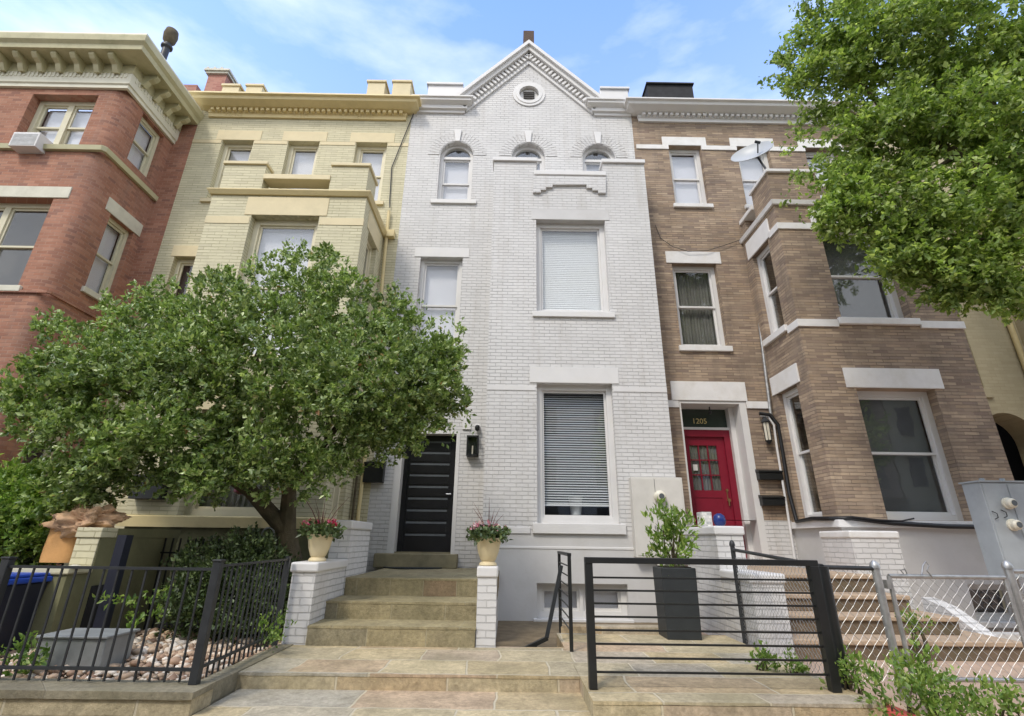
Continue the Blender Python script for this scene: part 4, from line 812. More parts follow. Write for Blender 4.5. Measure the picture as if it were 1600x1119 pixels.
# roof vent cowl
p = atY(254, 92, RB+.6); t = thing('roof_vent', p, 'dark rusty vent cowl standing on the red house roof corner', 'vent')
hgt = atY(257, 46, RB+.6).z-p.z
b = MB(); b.lathe((p.x, p.y, p.z-.25), [(.075, 0), (.075, .25+hgt*.35), (.12, .25+hgt*.37), (.12, .25+hgt*.42), (.07, .25+hgt*.44), (.07, .25+hgt*.5)]); b.build('pipe', M['iron'], t, smooth=True)
b = MB(); b.lathe((p.x, p.y, p.z), [(.07, hgt*.5), (.13, hgt*.6), (.15, hgt*.78), (.13, hgt*.93), (.06, hgt)]); b.build('cowl', M['bark'], t, smooth=True)
# air conditioner
u0, u1, z0, z1 = rc(FR_, 22, 206, 54, 228, .22); t = thing('air_conditioner', FR_.P(u0, z0, .1), 'white air conditioner box in the top window of the red house', 'air conditioner')
b = MB(); b.fb(FR_, u0, u1, z0, z1, -.25, .22); b.build('casing', M['wtrim'], t, bevel=.01)
b = MB()
for k in range(9): zz = z0+.03+k*(z1-z0-.06)/9; b.fb(FR_, u0+.03, u1-.03, zz, zz+.012, .22, .226)
bsplit(b, 'louvre', M['galv'], t)

# ================================================================== TAN BRICK HOUSE
H = thing('brown_house', (5.6, MY, 0), 'tan brown brick rowhouse with white stone lintels, crimson door and square bay', 'house')
BXe = 8.62
X0, X1 = 5.22, 8.20
zt, zb_ = F.at(1075, 228)[1], F.at(1085, 320)[1]; tw = .86
u1_ = F.at(1048, 260)[0]; u2_ = F.at(1156, 262)[0]; u3_ = F.at(1264, 262)[0]
topw = [(u, u+tw*.93, zb_, zt) for u in (u1_, u2_, u3_)]
mid = (F.at(1054, 450)[0], F.at(1120, 450)[0]+.06, F.at(1090, 541)[1], F.at(1085, 412)[1])
dop = (F.at(1062, 640)[0], F.at(1166, 640)[0], .80, F.at(1110, 627)[1])
b = MB(); wall(b, F, 2.97, BXe, .0+1.55, F.at(1140, 190)[1]+.3, topw+[mid, (dop[0], dop[1], 1.55, dop[3])]); 
b.build('wall', M['bbrick'], H)
b = MB(); wall(b, F, 2.97, BXe, -.3, 1.55, [(dop[0], dop[1], .8, 1.55)], mr=0); b.build('painted_base', M['wbrick'], H)
b = MB(); b.box(3.0, BXe, MY+.62, MY+9, 0, 11.3); b.build('rear_walls', M['room'], H)
b = MB(); b.box(2.98, BXe, MY+.02, MY+9.2, 11.35, 11.6); b.build('roof', M['roof'], H)
zt_b = zt-.13
for i, q in enumerate(topw): window(H, F, *q, M['wtrim'], rec=.15, cas=.08, back='shade' if i else 'shade', sill=(.06, .10, .06), lint=(.14, .26, .02), stone=M['bstone'], glass=M['glass_hi'])
b = MB(); us = [3.02]+[q for w_ in topw for q in (w_[0]-.001, w_[1]+.001)]+[BXe]
for i in range(0, len(us), 2): b.fb(F, us[i], us[i+1], zt_b, zt_b+.128, -.02, .03)
bsplit(b, 'band_course', M['bstone'], H, bevel=.004)
window(H, F, *mid, M['wtrim'], rec=.15, cas=.08, back='curt', sill=(.06, .12, .06), lint=(.12, .30, .02), stone=M['bstone'])
b = MB(); b.fb(F, 2.99, dop[0]-.01, dop[3]-.14, dop[3]+.003, -.02, .02); b.fb(F, dop[1]+.01, X0-.02, dop[3]-.14, dop[3]+.003, -.02, .03); bsplit(b, 'door_band', M['bstone'], H, bevel=.004)
b = MB(); b.fb(F, dop[0]-.14, dop[1]+.04, dop[3]+.005, dop[3]+.40, -.03, .035); b.build('door_lintel', M['bstone'], H, bevel=.006)
# cornice
cz = F.at(1140, 194)[1]; ctop = F.at(1140, 154, .42)[1]; hh = ctop-cz
pf = [(0, cz), (.05, cz), (.05, cz+.26*hh), (.07, cz+.28*hh), (.07, cz+.50*hh), (.18, cz+.52*hh), (.34, cz+.68*hh), (.36, cz+.86*hh), (.42, cz+.90*hh), (.42, cz+hh), (0, cz+hh)]
c = MB(); c.mold([(3.18, MY+.2), (3.18, MY), (BXe-.05, MY), (BXe-.05, MY+.2)], pf); c.build('cornice', M['wtrim'], H)
c = MB(); dentils(c, F, 3.18, BXe-.05, cz+.30*hh, cz+.49*hh, .0701, .15, .135, .075); bsplit(c, 'dentil', M['wtrim'], H)
p = atY(1010, 133, MY+.1); q = atY(1080, 133, MY+.1); c = MB(); c.box(p.x, q.x, MY+.05, MY+.8, ctop-.02, p.z-.04); c.box(p.x-.03, q.x+.03, MY+.0, MY+.85, p.z-.04, p.z); c.build('roof_hatch', M['roof'], H)
c = MB(); c.box(3.2, BXe, MY-.38, MY+.3, ctop+.001, ctop+.04); c.build('roof_edge', M['roof'], H)
# crimson door, deep in its opening
rec = .42; a, bb, c_, d_ = dop[0], dop[1], .85, dop[3]
D = MB(); D.fb(F, a, a+.03, .8, d_, -rec-.12, .01); D.fb(F, bb-.13, bb, .8, d_, -rec-.12, .01); D.fb(F, a+.03, bb-.13, d_-.05, d_, -rec-.12, .008); D.fb(F, bb-.22, bb-.13, .8, d_-.05, -rec-.12, -rec+.12)
D.build('door_casing', M['wtrim'], H)
a2, b2 = a+.03, bb-.22; ztr = F.at(1100, 672, -rec)[1]
D = MB(); D.fb(F, a2, b2, ztr, ztr+.05, -rec-.1, -rec+.03); D.build('transom_bar', M['wtrim'], H)
D = MB(); D.fb(F, a2, b2, ztr+.05, d_-.05, -rec-.06, -rec-.04); tr = D.build('transom_glass', plain('dark_transom_glass', srgb(58, 68, 62), .25, var=.1, bump=0), H)
text('1205', .155, ((a2+b2)/2-.02, MY+rec+.035, ztr+.14), M['gold'], tr, 'house_number', .003)
D = MB(); D.fb(F, a2, a2+.09, .8, ztr, -rec-.1, -rec+.02); D.fb(F, b2-.12, b2, .8, ztr, -rec-.1, -rec+.02); D.fb(F, a2+.09, b2-.12, ztr-.14, ztr, -rec-.1, -rec+.02); D.build('door_frame', M['red'], H, bevel=.004)
a3, b3, t3 = a2+.09, b2-.12, ztr-.14
g0, g1, gz0, gz1 = a3+.15, b3-.16, t3-1.05, t3-.17
D = MB(); D.fb(F, a3, g0, .82, t3, -rec-.08, -rec-.03); D.fb(F, g1, b3, .82, t3, -rec-.08, -rec-.03); D.fb(F, g0, g1, .82, gz0, -rec-.08, -rec-.03); D.fb(F, g0, g1, gz1, t3, -rec-.08, -rec-.03)
dr = D.build('door', M['red'], H)
D = MB()
for k in range(1, 3): u = g0+(g1-g0)*k/3; D.fb(F, u-.01, u+.01, gz0, gz1, -rec-.06, -rec-.028); zz = gz0+(gz1-gz0)*k/3; D.fb(F, g0, g1, zz-.01, zz+.01, -rec-.059, -rec-.027)
D.fb(F, g0+.0, g1, .98, 1.0, -rec-.03, -rec-.02); D.fb(F, g0, g1, gz0-.14, gz0-.12, -rec-.03, -rec-.02); D.fb(F, g0, g0+.02, 1.0, gz0-.14, -rec-.03, -rec-.02); D.fb(F, g1-.02, g1, 1.0, gz0-.14, -rec-.03, -rec-.02)
D.build('glazing_bar', M['red'], dr)
D = MB(); D.fb(F, g0, g1, gz0, gz1, -rec-.055, -rec-.05); D.build('pane', M['glass'], dr)
D = MB(); D.add([F.P(g0+(g1-g0)*k/30, z_, -rec-.075+.01*math.sin(k*1.7)) for k in range(31) for z_ in (gz0, gz1)], [(2*k, 2*k+2, 2*k+3, 2*k+1) for k in range(30)]); D.build('curtain', M['curt'], dr)
D = MB(); D.fb(F, g0+.04, g0+.13, gz0+.38, gz0+.50, -rec-.049, -rec-.046); D.build('notice', M['wtrim'], dr)
D = MB(); D.tube([F.P(b3-.07, 1.93, -rec-.03), F.P(b3-.07, 1.93, -rec+.03)], [.014, .03], 12); D.tube([F.P(b3-.07, 2.12, -rec-.03), F.P(b3-.07, 2.12, -rec-.01)], .025, 12); D.tube([F.P(b3-.07, 1.93, -rec-.03), F.P(b3-.07, 2.12, -rec-.03)], .01); D.tube([F.P(b3-.07, 1.93, -rec+.0), F.P(b3-.07, 1.83, -rec+.0)], .012); D.build('handle', M['brass'], dr, smooth=True)
D = MB(); q = F.at(1108, 634, -.25); D.tube([F.P(q[0], d_-.05, -.25), F.P(q[0], d_-.14, -.25)], .012); D.lathe(F.P(q[0], d_-.2, -.25), [(.02, 0), (.035, .04), (.02, .07)], 12); tag(D.build('pendant_fixture', M['iron']), 'small dark pendant fixture hanging in the crimson doorway', 'lamp')
# bay
Zc = FB.at(1206.8, 314)[1]; Zp = FB.at(1197, 263)[1]; Zl = FB.at(1218, 358)[1]
bf = (FB.at(1300, 430)[0]-.02, FB.at(1406, 430)[0], FB.at(1370, 498)[1], FB.at(1290, 353)[1])
bg_ = (FB.at(1362, 700)[0]-.02, FB.at(1488, 700)[0], FB.at(1440, 813)[1], FB.at(1400, 607)[1])
zledge = bg_[2]-.12
FL = Fr('L', X0); sB = (BB+.42, BB+1.10, bf[2]+.02, FL.at(1197, 400)[1]-.0)
sB = (BB+.42, BB+1.10, bf[2]+.02, bf[3]-.05); sG = (BB+.42, BB+1.10, bg_[2]+.02, FL.at(1225, 606)[1]-.05)
b = MB(); wall(b, FB, X0, X1, zledge, Zc-.05, [bf, bg_]); wall(b, FL, BB, MY, zledge, Zc-.05, [sB, sG]); b.add([(X1, BB, zledge), (X1, MY, zledge), (X1, MY, Zc), (X1, BB, Zc)], [(0, 1, 2, 3)])
b.add([(X0, BB, Zc-.06), (X1, BB, Zc-.06), (X1, MY, Zc-.06), (X0, MY, Zc-.06)], [(0, 1, 2, 3)])
pm0, pm1 = X0+1.02, X1-1.0
b.box(X0+.04, pm0, BB+.05, BB+.28, Zc, Zp-.07); b.box(pm1, X1-.04, BB+.05, BB+.28, Zc, Zp-.07); b.box(X0+.04, X0+.28, BB+.28, BB+.75, Zc, Zp-.07); b.box(X0+.04, X0+.26, MY-.18, MY, Zc, Zp-.42)
b.build('bay_wall', M['bbrick'], H)
b = MB(); b.box(X0, pm0+.04, BB+.0, BB+.32, Zp-.07, Zp); b.box(pm1-.04, X1, BB+.0, BB+.32, Zp-.07, Zp); b.box(X0, X0+.32, BB+.32, BB+.79, Zp-.07, Zp); b.box(pm0+.041, pm1-.041, BB+.02, BB+.30, Zp-.42, Zp-.30)
b.box(X0, X0+.30, BB+.791, MY, Zp-.42, Zp-.32); bsplit(b, 'coping', M['bstone'], H, bevel=.01)
b = MB(); b.mold([(X0, MY), (X0, BB), (X1, BB), (X1, MY)], [(0, Zc-.10), (.05, Zc-.10), (.07, Zc-.01), (0, Zc)]); b.build('bay_cornice', M['bstone'], H)
b = MB(); zz = Zl; pr = [(-.02, zz), (.025, zz), (.025, zz+.14), (-.02, zz+.14)]
b.mold([(X0, sB[0]-.1), (X0, BB), (bf[0]-.15, BB)], pr); b.mold([(bf[1]+.15, BB), (X1, BB), (X1, MY)], pr)
zz = bf[2]-.18; pr = [(-.02, zz), (.03, zz), (.03, zz+.14), (-.02, zz+.14)]
b.mold([(X0, sB[0]-.09), (X0, BB), (bf[0]-.09, BB)], pr); b.mold([(bf[1]+.09, BB), (X1, BB), (X1, MY)], pr)
bsplit(b, 'band_course', M['bstone'], H, bevel=.004)
window(H, FB, *bf, M['wtrim'], rec=.20, cas=.10, back='grey', sill=(.08, .13, .06), lint=(.14, .40, .025), stone=M['bstone'])
window(H, FL, *sB, M['wtrim'], rec=.12, cas=.09, back='dark', sill=(.08, .13, .06), lint=(.13, .42, .025), stone=M['bstone'])
window(H, FB, *bg_, M['wtrim'], rec=.20, cas=.10, back='grey', lint=(.16, .36, .025), stone=M['bstone'])
window(H, FL, *sG, M['wtrim'], rec=.12, cas=.09, back='dark', lint=(.13, .36, .025), stone=M['bstone'])
b = MB(); b.mold([(X0, MY), (X0, BB), (X1, BB), (X1, MY)], [(-.2, zledge), (.07, zledge), (.07, zledge+.11), (-.2, zledge+.118)]); b.build('window_ledge', M['bstone'], H, bevel=.006)
bq = (FB.at(1500, 940)[0]-.2, FB.at(1560, 940)[0]-.1, FB.at(1500, 968)[1], FB.at(1500, 912)[1])
bq = (6.95, 7.75, .12, .62)
b = MB(); wall(b, FB, X0, X1, -.1, zledge, [bq]); b.add([(X0, BB, -.1), (X0, MY, -.1), (X0, MY, zledge), (X0, BB, zledge)], [(0, 1, 2, 3)]); b.build('basement_wall', M['wstucco'], H)
window(H, FB, *bq, M['wtrim'], rec=.18, cas=.05, style='fixed', back='dark', name='basement_window', sill=(.05, .08, .05), stone=M['bstone'])
b = MB(); b.box(X0+.3, X1-.3, BB+.55, BB+.57, 0, Zc-.08); b.build('inner_partition', M['dark'], H)
# fixtures of the tan house
mailbox(F, (1180, 735), (1219, 751), 'upper black mailbox beside the crimson door'); mailbox(F, (1185, 775), (1222, 791), 'lower black mailbox beside the crimson door')
u0, u1, z0, z1 = rc(F, 1192, 660, 1205, 690, .1); t = thing('wall_lantern', F.P(u0, z0, 0), 'dark carriage lantern on tan brick right of the crimson door', 'lamp')
b = MB(); um = (u0+u1)/2; b.lathe(F.P(um, z0, .11), [(.02, -.05), (.05, 0), (.07, .02), (.02, .02)], 6); b.lathe(F.P(um, z1, .11), [(.09, 0), (.08, .02), (.03, .09), (.01, .11)], 6); b.tube([F.P(um, z1+.1, .11), F.P(um, z1+.12, .04), F.P(um, z1, .0)], .01)
for k in range(6): A = k*math.pi/3; p = F.P(um, z0, .11)+Vector((.06*math.cos(A), .06*math.sin(A), 0)); b.tube([p, p+Vector((0, 0, z1-z0))], .006, 5)
b.build('cage', M['iron'], t); b = MB(); b.lathe(F.P(um, z0+.02, .11), [(.05, 0), (.055, z1-z0-.03)], 6); b.build('lamp_glass', M['gauge'], t)
b = MB(); b.tube([atY(1165, 372, MY-.05), atY(1186, 500, MY-.05), atY(1206, 660, MY-.06)], .032, 10); tag(b.build('drainpipe', M['galv'], smooth=True), 'grey metal conduit running down the tan wall beside the bay', 'pipe')
b = MB(); b.tube([atY(1188, 650, MY-.06), atY(1200, 651, MY-.09), atY(1209, 664, MY-.10), atY(1214, 700, MY-.10), atY(1229, 790, MY-.10), atY(1243, 880, MY-.10), Vector((atY(1243, 880, MY-.1).x, MY-.1, 0))], .022, 10); tag(b.build('conduit', M['wtrim'], smooth=True), 'white curved conduit down the tan wall right of the crimson door', 'pipe')
b = MB(); cz_ = zledge+.13; 
b.tube([atY(1186, 646, MY-.08), atY(1203, 648, MY-.13), atY(1216, 664, MY-.15), atY(1222, 700, MY-.15), atY(1233, 770, MY-.16), atY(1245, 815, MY-.3), (X0-.09, 8.6, cz_+.02), (X0-.10, 8.1, cz_-.0), (X0+.1, BB-.12, cz_-.0), (X0+.7, BB-.09, cz_-.06), (X0+1.6, BB-.09, cz_-.10), (X0+2.3, BB-.09, cz_-.10), (X0+2.62, BB-.10, cz_-.2), (X0+2.68, BB-.10, cz_-.45), (X0+2.62, BB-.10, cz_-.75)], .034, 10)
tag(b.build('power_cable', M['rubber'], smooth=True), 'thick black cable curving down the wall and along the white ledge of the tan house', 'cable')
b = MB(); b.tube([(X0-.13, 8.2, cz_+.0), (X0+.1, BB-.17, cz_+.02), (X0+.5, BB-.15, cz_-.02), (X0+.9, BB-.10, cz_-.03), (X0+1.1, BB-.1, cz_+.01)], .012, 8); tag(b.build('loose_cable', M['rubber']), 'thin loose black wire lying on the corner of the white ledge', 'cable')
b = MB(); b.tube([atY(1024, 352, MY-.02), atY(1032, 372, MY-.02), atY(1050, 385, MY-.05), atY(1075, 393, MY-.07), atY(1105, 392, MY-.07), atY(1130, 384, MY-.05), atY(1165, 372, MY-.04)], .007, 6); tag(b.build('sagging_wire', M['iron']), 'thin sagging wire across the lintel of the middle window on the tan wall', 'cable')
# satellite dish
c0 = atY(1176, 243, 8.5); t = thing('satellite_dish', c0, 'grey satellite dish on the bay parapet of the tan house', 'satellite dish')
ax_ = Vector((-.50, -.74, .42)).normalized(); e1 = Vector((.78, -.62, 0)).normalized(); e1 = (e1-ax_*e1.dot(ax_)).normalized(); e2 = ax_.cross(e1)
b = MB(); rings = 7; seg = 28; vs = []
for th in (0, -.012):
    for i in range(rings+1):
        rr_ = i/rings
        for k in range(seg): A = 2*math.pi*k/seg; vs.append(c0+e1*(.43*rr_*math.cos(A))+e2*(.33*rr_*math.sin(A))+ax_*(.10*rr_*rr_+th))
fs = []
for s_ in (0, 1):
    o = s_*(rings+1)*seg
    fs += [(o+i*seg+k, o+i*seg+(k+1) % seg, o+(i+1)*seg+(k+1) % seg, o+(i+1)*seg+k) for i in range(rings) for k in range(seg)]
o = (rings+1)*seg; fs += [(rings*seg+k, rings*seg+(k+1) % seg, o+rings*seg+(k+1) % seg, o+rings*seg+k) for k in range(seg)]
b.add(vs, fs); b.build('reflector', M['dish'], t, smooth=True)
b = MB(); q = atY(1184, 222, 8.25); low = Vector((X0+.16, 8.25, Zp)); b.tube([low, low+Vector((0, 0, .12)), c0+Vector((.06, -.05, -.06))], .022); b.tube([c0+Vector((.05, -.12, -.05)), q], .014); b.build('mast', M['iron'], t)
b = MB(); b.tube([q+Vector((-.06, 0, .01)), q+Vector((.05, 0, -.02))], .03, 10); b.build('receiver', M['iron'], t)

# ================================================================== FAR RIGHT BEIGE HOUSE
H = thing('beige_house', (11, MY, 0), 'beige painted brick rowhouse at the far right with dark arched doorway', 'house')
Fg = Fr('F', MY+.0)
wq = (9.0, 9.62, 4.15, 6.3)
aq = (9.25, 10.4, .9, 3.65, .575)
b = MB(); wall(b, Fg, BXe, 16, 0, 11.2, [wq, aq], depth=.5); b.build('wall', M['beige'], H)
b = MB(); b.box(BXe, 16, MY+.9, MY+9, 0, 11.2); b.build('rear_walls', M['dark'], H)
window(H, Fg, *wq, M['wtrim'], rec=.12, cas=.09, back='dark', sill=(.1, .2, .05), stone=M['beige'])
b = MB(); b.box(10.75, 14, 8.3, MY, 0, 9); b.build('bay_wall', M['beige'], H)
FH = Fr('F', 8.3); window(H, Fr('F', 8.14), 10.9, 11.9, 4.2, 6.6, M['wtrim'], rec=.02, cas=.09, back='dark', sill=(.1, .2, .05), stone=M['beige'])
b = MB(); b.box(12.2, 13, 8.28, 8.3, 4, 6); b.build('side_panel', M['beige'], H)
b = MB(); b.tube([(10.55, MY-.07, 9), (10.55, MY-.07, .2)], .05, 10); tag(b.build('drainpipe', M['ytrim'], smooth=True), 'beige drainpipe on the beige house wall left of its bay', 'pipe')

# ================================================================== CRIMSON DOOR STOOP
sx0, sx1 = 3.07, 4.95
t = thing('brown_steps', (4.1, 6.2, 0), 'brown concrete steps with pale treads leading to the crimson door', 'steps')
for i, (y0, z0, z1, xr) in enumerate(((5.95, 0, .19, 5.6), (6.3, .19, .38, 5.25), (6.65, .38, .57, 5.0), (7.0, .57, .78, 4.95))):
    b = MB(); b.box(sx0, xr, y0+.03, MY-.01 if i == 3 else y0+.9, z0-.002 if i else -.05, z1-.05, 1); b.box(sx0, xr, y0, MY-.01 if i == 3 else y0+.9, z1-.05, z1, 0); b.build('step', [M['btread'], M['briser']], t, bevel=.01)
capwall('wing_wall', 'low white brick wall stepping up left of the crimson door, behind the tall planter', 2.71, 3.06, [(5.9, 6.7, .84, .10), (6.72, 7.9, 1.36, .11)], M['wbrick'], M['wtrim'])
capwall('wing_wall', 'broad white brick stoop wall between the brown steps and the tan bay', 4.85, 5.52, [(7.3, 8.0, 1.34, .10)], M['wbrick'], M['bstone'], capo=.02)
b = MB(); b.prism([(5.62, 6.2, 0), (5.62, 7.28, 0), (5.62, 7.28, .50), (5.62, 6.95, .42)], (.18, 0, 0)); tag(b.build('sloping_cheek_wall', M['wbrick']), 'white sloping cheek wall right of the brown steps behind the chain-link gate', 'wall')
b = MB(); b.box(6.0, 9, 6.9, 7.1, 0, .12); tag(b.build('areaway_edging', M['wstucco']), 'low white edging in front of the basement window of the tan house', 'kerb')
# ornaments on the wing wall
p = atY(1088, 819, 6.95); t = thing('patterned_planter', (2.81, 7.3, 1.36), 'small pale patterned planter box on the wall cap left of the crimson door', 'planter')
b = MB(); b.box(2.74, 2.88, 7.2, 7.4, 1.361, 1.56); b.build('planter_box', M['tile'], t, bevel=.006); b = MB(); b.box(2.755, 2.865, 7.215, 7.385, 1.56, 1.565); b.build('soil', M['soil'], t)
b = MB(); b.lathe((2.98, 7.2, 1.361), [(.04, 0), (.075, .04), (.085, .09), (.07, .15), (.03, .18)], 20); tag(b.build('blue_pot', M['blue'], smooth=True), 'small navy blue rounded pot on the wall cap before the crimson door', 'pot')
# white lattice and metal box in the areaway
t = thing('lattice_grille', (7.95, 7.9, 0), 'white metal lattice grille beside the basement window of the tan house', 'grille')
b = MB()
for k in range(8): b.tube([(7.86, 7.6, .12+k*.08), (8.02, 7.9, .12+k*.08)], .010, 6)
for k in range(4): b.tube([(7.86+k*.053, 7.6+k*.1, .08), (7.86+k*.053, 7.6+k*.1, .72)], .010, 6)
bsplit(b, 'bar', M['bstone'], t)
# grey double meter cabinet
t = thing('meter_cabinet', (7.2, 6.9, 0), 'grey steel utility cabinet with two round cream meters at the right edge', 'meter box')
p = atY(1530, 753, 6.7); xL = p.x; zT = p.z; zB = atY(1560, 905, 6.7).z
b = MB(); b.box(xL, xL+1.3, 6.7, 6.98, zB, zT); b.build('cabinet', M['greybox'], t, bevel=.008)
b = MB(); b.box(xL-.02, xL+1.32, 6.68, 7.0, zT, zT+.02)
for xx in (.14, .42): b.tube([(xL+xx, 6.8, zT+.02), (xL+xx, 6.8, zT+.06)], .03, 10)
b.build('lid', M['greybox'], t)
b = MB(); b.box(xL+.02, xL+.34, 6.692, 6.7, zB+.02, zT-.02); b.box(xL+.36, xL+1.28, 6.692, 6.7, zB+.02, zT-.02); bsplit(b, 'door_panel', M['greybox'], t, bevel=.003)
b = MB()
for px_, py_ in ((1552, 805), (1566, 803)):
    q = atY(px_+2, py_, 6.68); b.tube([q+Vector((-.02, 0, .05)), q+Vector((.02, -.02, .02)), q+Vector((.02, -.02, -.03)), q+Vector((-.01, 0, -.05))], .006, 6)
bsplit(b, 'latch', M['iron'], t)
for px_, py_ in ((1584, 786), (1592, 820)):
    q = atY(px_, py_, 6.6); b = MB(); b.lathe((0, 0, 0), [(.075, 0), (.075, .025), (.062, .03), (.062, .08), (.045, .10)], 24); b.v = [(x+q.x, 6.692-z, y+q.z) for x, y, z in b.v]; b.build('meter', M['gauge'], t, smooth=True)
    b = MB(); b.lathe((0, 0, 0), [(.036, 0), (.036, .006)], 20); b.v = [(x+q.x, 6.591-z, y+q.z) for x, y, z in b.v]; b.build('dial', M['slot'], t)
b = MB(); b.tube([(xL+.2, 6.85, zB), (xL+.2, 6.85, 0)], .04, 10); b.tube([(xL+1.0, 6.85, zB), (xL+1.0, 6.85, 0)], .04, 10); bsplit(b, 'leg', M['galv'], t)

# ================================================================== GATES AND FENCES
t = thing('black_gate', (1.55, 4.27, TZ), 'wide black metal gate of horizontal bars on the flagstone terrace', 'gate')
gx0, gx1, gz0, gz1 = .66, 2.47, .15, .985
b = MB(); b.box(gx0-.03, gx0+.03, 4.24, 4.30, TZ, gz1); b.build('post', M['black'], t, bevel=.003)
b = MB(); b.box(gx1-.035, gx1+.035, 4.235, 4.305, TZ, gz1); b.build('post', M['black'], t, bevel=.003)
b = MB(); b.box(gx0-.03, gx1+.035, 4.235, 4.305, gz1, gz1+.045); b.build('top_rail', M['black'], t, bevel=.003)
for k in range(8): zz = gz1-.105-k*.093; b = MB(); b.box(gx0+.03, gx1-.035, 4.263, 4.277, zz-.007, zz+.007); b.build('bar', M['black'], t)
# small railing at the areaway stair, with a sloping handrail
t = thing('areaway_railing', (.66, 5.6, TZ), 'short black railing beside the basement stair left of the black gate', 'railing')
def post(x, y, z0, z1, w=.035, nm='post'): b = MB(); b.box(x-w/2, x+w/2, y-w/2, y+w/2, z0, z1); return b.build(nm, M['black'], t)
ry0, ry1, rx = 5.56, 6.62, .66
rt = atX(892, 872, rx); rt = 1.0
post(rx, ry0, TZ-.0, rt); post(rx, ry1, TZ+.0, rt)
b = MB(); b.bar((rx, ry0-.02, rt+.015), (rx, ry1+.02, rt+.015), .04, .03); b.build('top_rail', M['black'], t)
for k in range(7): b = MB(); b.tube([(rx, ry0, rt-.10-k*.1), (rx, ry1, rt-.10-k*.1)], .008, 6); b.build('bar', M['black'], t)
t = thing('handrail', (.4, 6.0, 0), 'bent black handrail leaning down into the basement stairwell', 'handrail')
b = MB(); p0, p1, p2 = atY(877, 884, 6.1), atY(854, 997, 5.9), atY(812, 1018, 5.84)
b.bar(p0, p1, .04); b.bar(p1+Vector((.01, 0, .0)), p2, .04); b.build('rail', M['black'], t)
b = MB(); b.tube([p1+(p2-p1)*.4, p1+(p2-p1)*.4+Vector((0, .0, -.12))], .012); b.build('bracket', M['black'], t)

def chain(fr_pts, z0, z1, parent, cell=.062, r=.0017, mat=None):
    """diamond mesh between two ground points"""
    a, b_ = Vector(fr_pts[0]), Vector(fr_pts[1]); Ln = (b_-a).length; d = (b_-a)/Ln; H_ = z1-z0; mb = MB(); nrm = Vector((d.y, -d.x, 0))
    n = int((Ln+H_)/cell)+1
    for s in (1, -1):
        for k in range(n+1):
            o = k*cell-H_ if s == 1 else k*cell
            t0, t1 = 0, H_
            u0 = o; u1 = o+s*H_
            # clip in u to [0,Ln]
            pts = []
            for (hh_) in (0, H_):
                pass
            lo, hi = 0.0, H_
            if s == 1: lo = max(lo, -u0); hi = min(hi, Ln-u0)
            else: lo = max(lo, u0-Ln); hi = min(hi, u0)
            if hi-lo < .02: continue
            m_ = max(2, int((hi-lo)/(cell/2))); prev = None; line = []
            for j in range(m_+1):
                h = lo+(hi-lo)*j/m_; wob_ = .0035*(1 if (j % 2) else -1)*s
                line.append(a+d*(u0+s*h)+nrm*wob_+Vector((0, 0, z0-a.z+h)))
            mb.tube(line, r, 4, cap=False)
    return mb.build('wire_mesh', mat or M['galv'], parent)
def rail(t, a, b_, r=.018, nm='rail', mat=None): b = MB(); b.tube([a, b_], r, 10); return b.build(nm, mat or M['galv'], t, smooth=True)
def cpost(t, x, y, z0, z1, r=.028, mat=None, ball=True):
    b = MB(); pr = [(r, z0), (r, z1), (r*1.25, z1+.002), (r*1.25, z1+.02), (r*1.0, z1+.045), (r*.4, z1+.065)] if ball else [(r, z0), (r, z1)]
    b.lathe((x, y, 0), pr, 14); return b.build('post', mat or M['galv'], t, smooth=True)
t = thing('chain_link_fence', (2.66, 5.2, 0), 'dark-railed chain-link fence running back beside the terrace edge', 'fence')
fA, fB = (2.68, 6.2, 0), (2.63, 4.40, 0)
cpost(t, fA[0], fA[1], 0, 1.12, .026, M['iron']); cpost(t, fB[0], fB[1], 0, .98, .045, M['black'], False)
rail(t, (fA[0], fA[1], 1.08), (fB[0], fB[1], .98), .018, mat=M['iron']); chain((fA, fB), .1, 1.0, t)
t = thing('chain_link_fence', (3.1, 4.55, 0), 'short chain-link fence panel between the thick black post and the silver gate post', 'fence')
q = atY(1366, 882, 4.6); gpx = q.x; cpost(t, gpx, 4.6, 0, .96, .032)
rail(t, (2.58, 4.5, .97), (gpx, 4.6, .96), .018, mat=M['iron']); chain(((2.62, 4.5, 0), (gpx-.03, 4.6, 0)), .12, .96, t, cell=.085); rail(t, (2.66, 4.5, .1), (2.64, 4.5, .95), .009)
t = thing('chain_link_gate', (3.7, 4.6, 0), 'silver chain-link gate in front of the brown steps', 'gate')
q0 = atY(1388, 897, 4.62).x; q1 = atY(1566, 890, 4.62).x; zt2 = .90; zb2 = .13
rail(t, (q0, 4.62, zb2), (q0, 4.62, zt2), .018, 'stile'); rail(t, (q1, 4.62, zb2), (q1, 4.62, zt2), .018, 'stile'); rail(t, (q0, 4.62, zt2), (q1, 4.62, zt2), .018, 'rail'); rail(t, (q0, 4.62, zb2), (q1, 4.62, zb2), .018, 'rail')
chain(((q0, 4.62, 0), (q1, 4.62, 0)), zb2, zt2, t, cell=.085)
b = MB(); b.tube([(q0+.28, 4.60, zt2+.02), (q0+.31, 4.60, zt2+.09), (q0+.34, 4.60, zt2+.12), (q0+.36, 4.60, zt2+.09), (q0+.33, 4.60, zt2+.05), (q0+.37, 4.60, zt2-.01)], .006, 6); b.tube([(q0+.12, 4.60, zt2+.02), (q0+.10, 4.60, zt2+.05), (q0+.14, 4.60, zt2+.06), (q0+.15, 4.60, zt2+.02)], .006, 6); bsplit(b, 'wire_tie', M['galv'], t)
b = MB(); b.box(q0-.05, q0-.02, 4.59, 4.64, .80, .87); b.box(q0-.05, q0-.02, 4.59, 4.64, .25, .32); bsplit(b, 'hinge', M['galv'], t)
